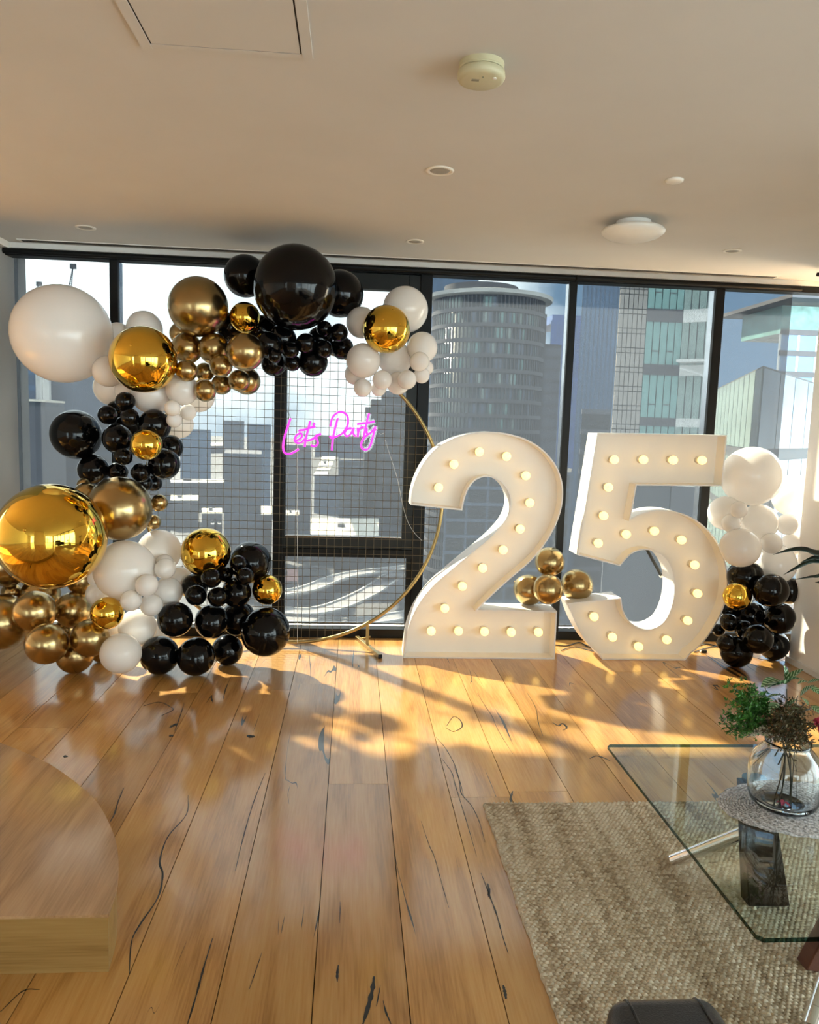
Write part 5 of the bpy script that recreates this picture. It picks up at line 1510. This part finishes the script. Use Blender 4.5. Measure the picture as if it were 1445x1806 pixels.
def road(label, pts, w, z0=GZ + 0.2, deck=0.8, z=None):
    """elevated carriageway with parapets, drawn along ground points"""
    P = spline([on(x, y, zz) for x, y, zz in pts], 8)
    m = MB(); e = [MB(), MB()]
    n = len(P); L = []
    for i, p in enumerate(P):
        t = (P[min(i + 1, n - 1)] - P[max(i - 1, 0)]); t.z = 0; t.normalize()
        s = Vector((-t.y, t.x, 0)) * w / 2
        L.append((p - s, p + s))
    r = empty('elevated_road', P[n // 2], label=label, cat='road', group='roads far below the windows')
    o = Vector(r.location)
    vs = []; fs = []
    for a, b in L:
        vs += [a - o, b - o, a - o - Vector((0, 0, deck)), b - o - Vector((0, 0, deck))]
    for i in range(n - 1):
        k = i * 4
        fs += [(k, k + 1, k + 5, k + 4), (k + 2, k + 6, k + 7, k + 3), (k, k + 4, k + 6, k + 2), (k + 1, k + 3, k + 7, k + 5)]
    MB().add(vs, fs).build('deck', MC['road'], r)
    for side in (0, 1):
        MB().tube([q[side] - o + Vector((0, 0, 0.3)) for q in L], 0.5, 4).build('parapet', MC['pale'], r)
    return r


road('curving road across the pane under the sash, uppermost', [(470, 1050, -60), (540, 1040, -60), (600, 1018, -60), (660, 1008, -60), (740, 1000, -60)], 7)
road('curving road across the pane under the sash, middle one', [(470, 1075, -64), (560, 1078, -64), (640, 1050, -64), (700, 1012, -64)], 8)
road('curving road across the pane under the sash, lowest', [(470, 1088, -70), (540, 1094, -70), (620, 1098, -70), (740, 1082, -70)], 9)
road('street running away seen through the hole of the five', [(1120, 1085, -70), (1160, 1040, -70), (1200, 1000, -70), (1230, 970, -70)], 8)
road('street crossing seen through the hole of the five', [(1060, 1010, -70), (1130, 1030, -66), (1200, 1050, -66), (1290, 1075, -66)], 7)
road('street behind the lower half of the number two', [(760, 985, -70), (860, 960, -70), (960, 945, -70), (1060, 935, -70)], 9)

# -- round tower
RD = 150
rc = at(853, 760, RD + 11)
rr = (at(952, 760, RD + 8).x - at(755, 760, RD + 8).x) / 2
ztop = at(840, 518, RD).z - GZ
rt = empty('round_tower', (rc.x, RD + 11, GZ), label='round glass tower with dark floor rings right of the balloon arch', cat='building')
MB().lathe([(rr - 0.4, 0), (rr - 0.4, ztop)], 72).build('glass_drum', MC['glass_dark'], rt, smooth=True)
ringm = MB().lathe([(rr - 0.5, 0), (rr + 0.05, 0), (rr + 0.05, 0.75), (rr - 0.5, 0.75)], 72).mesh('floor_ring', MC['steel'], False)
z = ztop - 3.2
for i in range(30):
    if z > 8: inst('floor_ring', ringm, rt, (0, 0, z))
    z -= 2.95
mul = MB().box((-0.11, -0.12, 0), (0.11, 0.12, ztop)).mesh('mullion', MC['steel'])
rm = random.Random(2)
pn = [MB().box((-0.62, -0.03, 0), (0.62, 0.03, 2.0)).mesh('pane', MC[k]) for k in ('glass_pale', 'glass_teal', 'pale', 'bluegrey')]
for i in range(46):
    a = math.pi * (1 + i / 45.0)
    p = Vector((math.cos(a) * (rr - 0.2), math.sin(a) * (rr - 0.2), 0))
    inst('mullion', mul, rt, p, (0, 0, a + math.pi / 2))
cnt = 0
for fl_ in range(12):
    for i in range(45):
        if cnt > 170: break
        a = math.pi * (1 + (i + 0.5) / 45.0)
        if rm.random() < 0.27 or (math.cos(a) < -0.72 and rm.random() < 0.75):
            p = Vector((math.cos(a) * (rr - 0.33), math.sin(a) * (rr - 0.33), ztop - 2.45 - fl_ * 2.95))
            inst('pane', pn[0 if math.cos(a) < -0.6 else rm.choice([1, 1, 3, 3, 3, 0])], rt, p, (0, 0, a + math.pi / 2)); cnt += 1
MB().lathe([(rr - 0.6, ztop), (rr + 1.3, ztop + 0.2), (rr + 1.5, ztop + 0.9), (rr - 0.6, ztop + 1.3)], 72).build('cornice', MC['pale'], rt, auto=40)
MB().lathe([(rr * 0.66, ztop), (rr * 0.66, ztop + 3.4), (0, ztop + 3.5)], 56, c=(-rr * 0.12, 2.0, 0)).build('crown', MC['steel'], rt, auto=40)
MB().box((rr * 0.55, 3, 0), (rr * 1.12, 16, ztop - 1.2)).build('side_wing', MC['steel'], rt)
block('slab_tower', 'tall flat grey-blue tower cut off by the window head, behind the round tower', 735, 842, 300, 230, 30, 'slab_blue', vstep=4.0, vm='bluegrey')
block('low_tower', 'plain grey block between the round tower and the blue tower', 946, 986, 607, 260, 30, 'grey', pitch=4, band='steel', bh=1.0)
bt = block('blue_tower', 'blue glass tower behind the bright mullion', 968, 1036, 566, 300, 34, 'glass_blue', vstep=2.6, vm='slab_blue', vw=0.25)
a, b2_ = at(976, 560, 300), at(1034, 560, 300)
MB().box((a.x - bt.location.x, -16, at(1000, 570, 300).z - GZ), (b2_.x - bt.location.x, 12, at(1000, 555, 300).z - GZ)).build('roof_box', MC['glass_blue'], bt)
block('silver_tower', 'tall pale blue-grey tower with fine vertical lines and darker right side', 1030, 1092, 240, 190, 26, 'slab_blue', vstep=1.15, vm='bluegrey', vw=0.3)
block('dark_low_block', 'dark low block at the foot of the silver blue tower', 1026, 1076, 722, 120, 20, 'darkgrey', pitch=3.2, band='grey', bh=0.8)
block('grey_block', 'dark office block seen behind the upper hole of the number two', 790, 1010, 830, 118, 12, 'darkgrey', pitch=2.6, band='bluegrey', bh=0.5, vstep=3.2, vm='bluegrey')

# -- beige panel tower and glass facade beside it (one building)
FD = 46.0
bx0, bx1, gx1 = at(1086, 640, FD), at(1135, 640, FD), at(1199, 640, FD)
fb = empty('panel_tower', (bx1.x, FD, GZ), label='tower with beige stone panels left and tall teal panes right', cat='building')
O = Vector(fb.location)
Z1 = at(1140, 380, FD).z - GZ
Z0 = at(1140, 900, FD).z - GZ
MB().prism([(bx0.x - O.x, 0.04), (gx1.x - O.x, 0.04), (gx1.x - O.x + 5.5, 10), (bx0.x - O.x + 4.6, 10)], 0, Z1).build('core', MC['darkgrey'], fb)
pw = (bx1.x - bx0.x) / 6
zh, zl = 0.86, 0.30
z = Z1
pt_, pl_ = [MB().box((0.022, -0.06, 0.025), (pw - 0.022, 0.06, hh - 0.025)).mesh('panel', MC['beige']) for hh in (zh, zl)]
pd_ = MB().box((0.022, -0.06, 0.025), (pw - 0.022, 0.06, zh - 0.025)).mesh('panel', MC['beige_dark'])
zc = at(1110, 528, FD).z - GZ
while z > Z0:
    for hh, me in ((zh, pt_), (zl, pl_)):
        z -= hh
        for i in range(6):
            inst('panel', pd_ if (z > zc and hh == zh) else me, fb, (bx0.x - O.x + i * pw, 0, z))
# glazed part: storeys of five tall panes with grey bands
gw = (gx1.x - bx1.x) / 5
band_y = [(430, 452), (545, 568), (643, 662), (737, 752), (838, 856)]
zb = [(at(1168, y0_, FD).z - GZ, at(1168, y1_, FD).z - GZ) for y0_, y1_ in band_y]
for a_z, b_z in zb:
    MB().box((0, -0.08, b_z), (gx1.x - O.x, 0.1, a_z)).build('spandrel', MC['steel'], fb)
pcount = 0
for (ta, tb_) in zip(zb[:-1], zb[1:]):
    h = ta[1] - tb_[0]
    me = [MB().box((0.03, -0.04, 0.0), (gw - 0.03, 0.04, h)).mesh('pane', MC[k_]) for k_ in ('glass_teal', 'glass_dark')]
    for i in range(5):
        o = inst('pane', me[0], fb, (i * gw, 0.0, tb_[0]))
        if i in (1, 3):
            MB().box((0.03, -0.07, h * 0.3), (gw - 0.03, -0.03, h * 0.3 + 0.06)).build('transom', MC['steel'], o)
# the face that turns away to the right
sb = empty('corner_tower', (gx1.x, FD, GZ), rz=math.radians(-38), label='pale glazed facade turning away beside the rightmost mullion, with a white balcony edge', cat='building')
SW_ = 2.3
MB().prism([(0.04, 0.05), (SW_, 0.05), (SW_ - 1.03, 4.95), (-0.66, 5.07)], 0, Z1).build('core', MC['steel'], sb)
for (ta, tb_) in zip(zb[:-1], zb[1:]):
    h = ta[1] - tb_[0]
    me = MB().box((0.03, -0.04, 0.0), (0.43, 0.04, h)).mesh('pane', MC['glass_pale'])
    for i in range(5):
        o = inst('pane', me, sb, (i * 0.46, 0.0, tb_[0]))
for a_z, b_z in zb:
    MB().box((0, -0.07, b_z), (SW_, 0.1, a_z)).build('spandrel', MC['pale'], sb)
MB().box((0.1, -1.2, zb[2][0] + 0.1), (SW_, 0.0, zb[2][0] + 0.26)).build('balcony_slab', MC['pale'], sb)
MB().tube([(0.4, -1.4, zb[2][0] - 0.3), (2.2, -1.7, zb[2][0] - 0.9)], 0.06, 6).build('awning_arm', MC['pale'], sb)

# -- sloping roofline building, right bay
kz = at(1347, 645, 50).z
K = at(1347, 645, 50)
L_ = at(1246, 712, 86); R_ = at(1480, 690, 72)
gb = empty('gable_facade_building', (K.x, K.y, GZ), label='building with pale ribbed facade whose roofline slopes down to the left, right bay', cat='building')
KO = Vector(gb.location)
h = kz - GZ
vL, vR = Vector((L_.x - K.x, L_.y - K.y)), Vector((R_.x - K.x, R_.y - K.y))
foot = [(0, 0), (vR.x, vR.y), (vR.x + vL.x, vR.y + vL.y), (vL.x, vL.y)]
MB().prism(foot, 0, h).build('wall', MC['darkgrey'], gb)
nl = vL.length; ang = math.atan2(vL.y, vL.x)
npn = 14
spans = [(h - 0.15, h - 5.6), (h - 6.5, h - 10.5), (h - 11.3, h - 15.3)]
for a_z, b_z in spans:
    me = MB().box((0.14, -0.09, b_z), (nl / npn - 0.14, 0.06, a_z)).mesh('pane', MC['glass_pale'])  # paler panes put the lit face's brightness into their colour
    for i in range(npn):
        d = nl * i / npn
        inst('pane', me, gb, (vL.normalized().x * d, vL.normalized().y * d, 0), (0, 0, ang))
angr = math.atan2(vR.y, vR.x); nr = vR.length
for a_z, b_z in spans:
    me = MB().box((0.1, -0.06, b_z), (nr / 6 - 0.1, 0.05, a_z)).mesh('pane', MC['glass_dark'])
    for i in range(6):
        d = nr * i / 6
        inst('pane', me, gb, (vR.normalized().x * d, vR.normalized().y * d, 0), (0, 0, angr))
ub = block('blue_grey_block', 'taller dark block with a flat overhanging roof slab at the far right', 1370, 1500, 583, 130, 20, 'slab_blue', pitch=3.6, band='steel', bh=0.9, vstep=3.2, vm='pale', vw=0.4)
a, b2_ = at(1374, 535, 130), at(1510, 535, 130)
MB().box((a.x - ub.location.x, -14, at(1400, 532, 130).z - GZ), (b2_.x - ub.location.x, 12, at(1400, 525, 130).z - GZ)).build('roof_slab', MC['steel'], ub)
MB().box((a.x + 3 - ub.location.x, -6, at(1400, 583, 130).z - GZ), (b2_.x - ub.location.x, 8, at(1400, 532, 130).z - GZ)).build('roof_glazing', MC['glass_teal'], ub)
# things far below on the right
block('low_office', 'dark low office block behind the hole of the number five', 1080, 1260, 935, 150, 30, 'darkgrey', pitch=3.2, band='slab_blue', bh=0.6, vstep=5, vm='bluegrey')
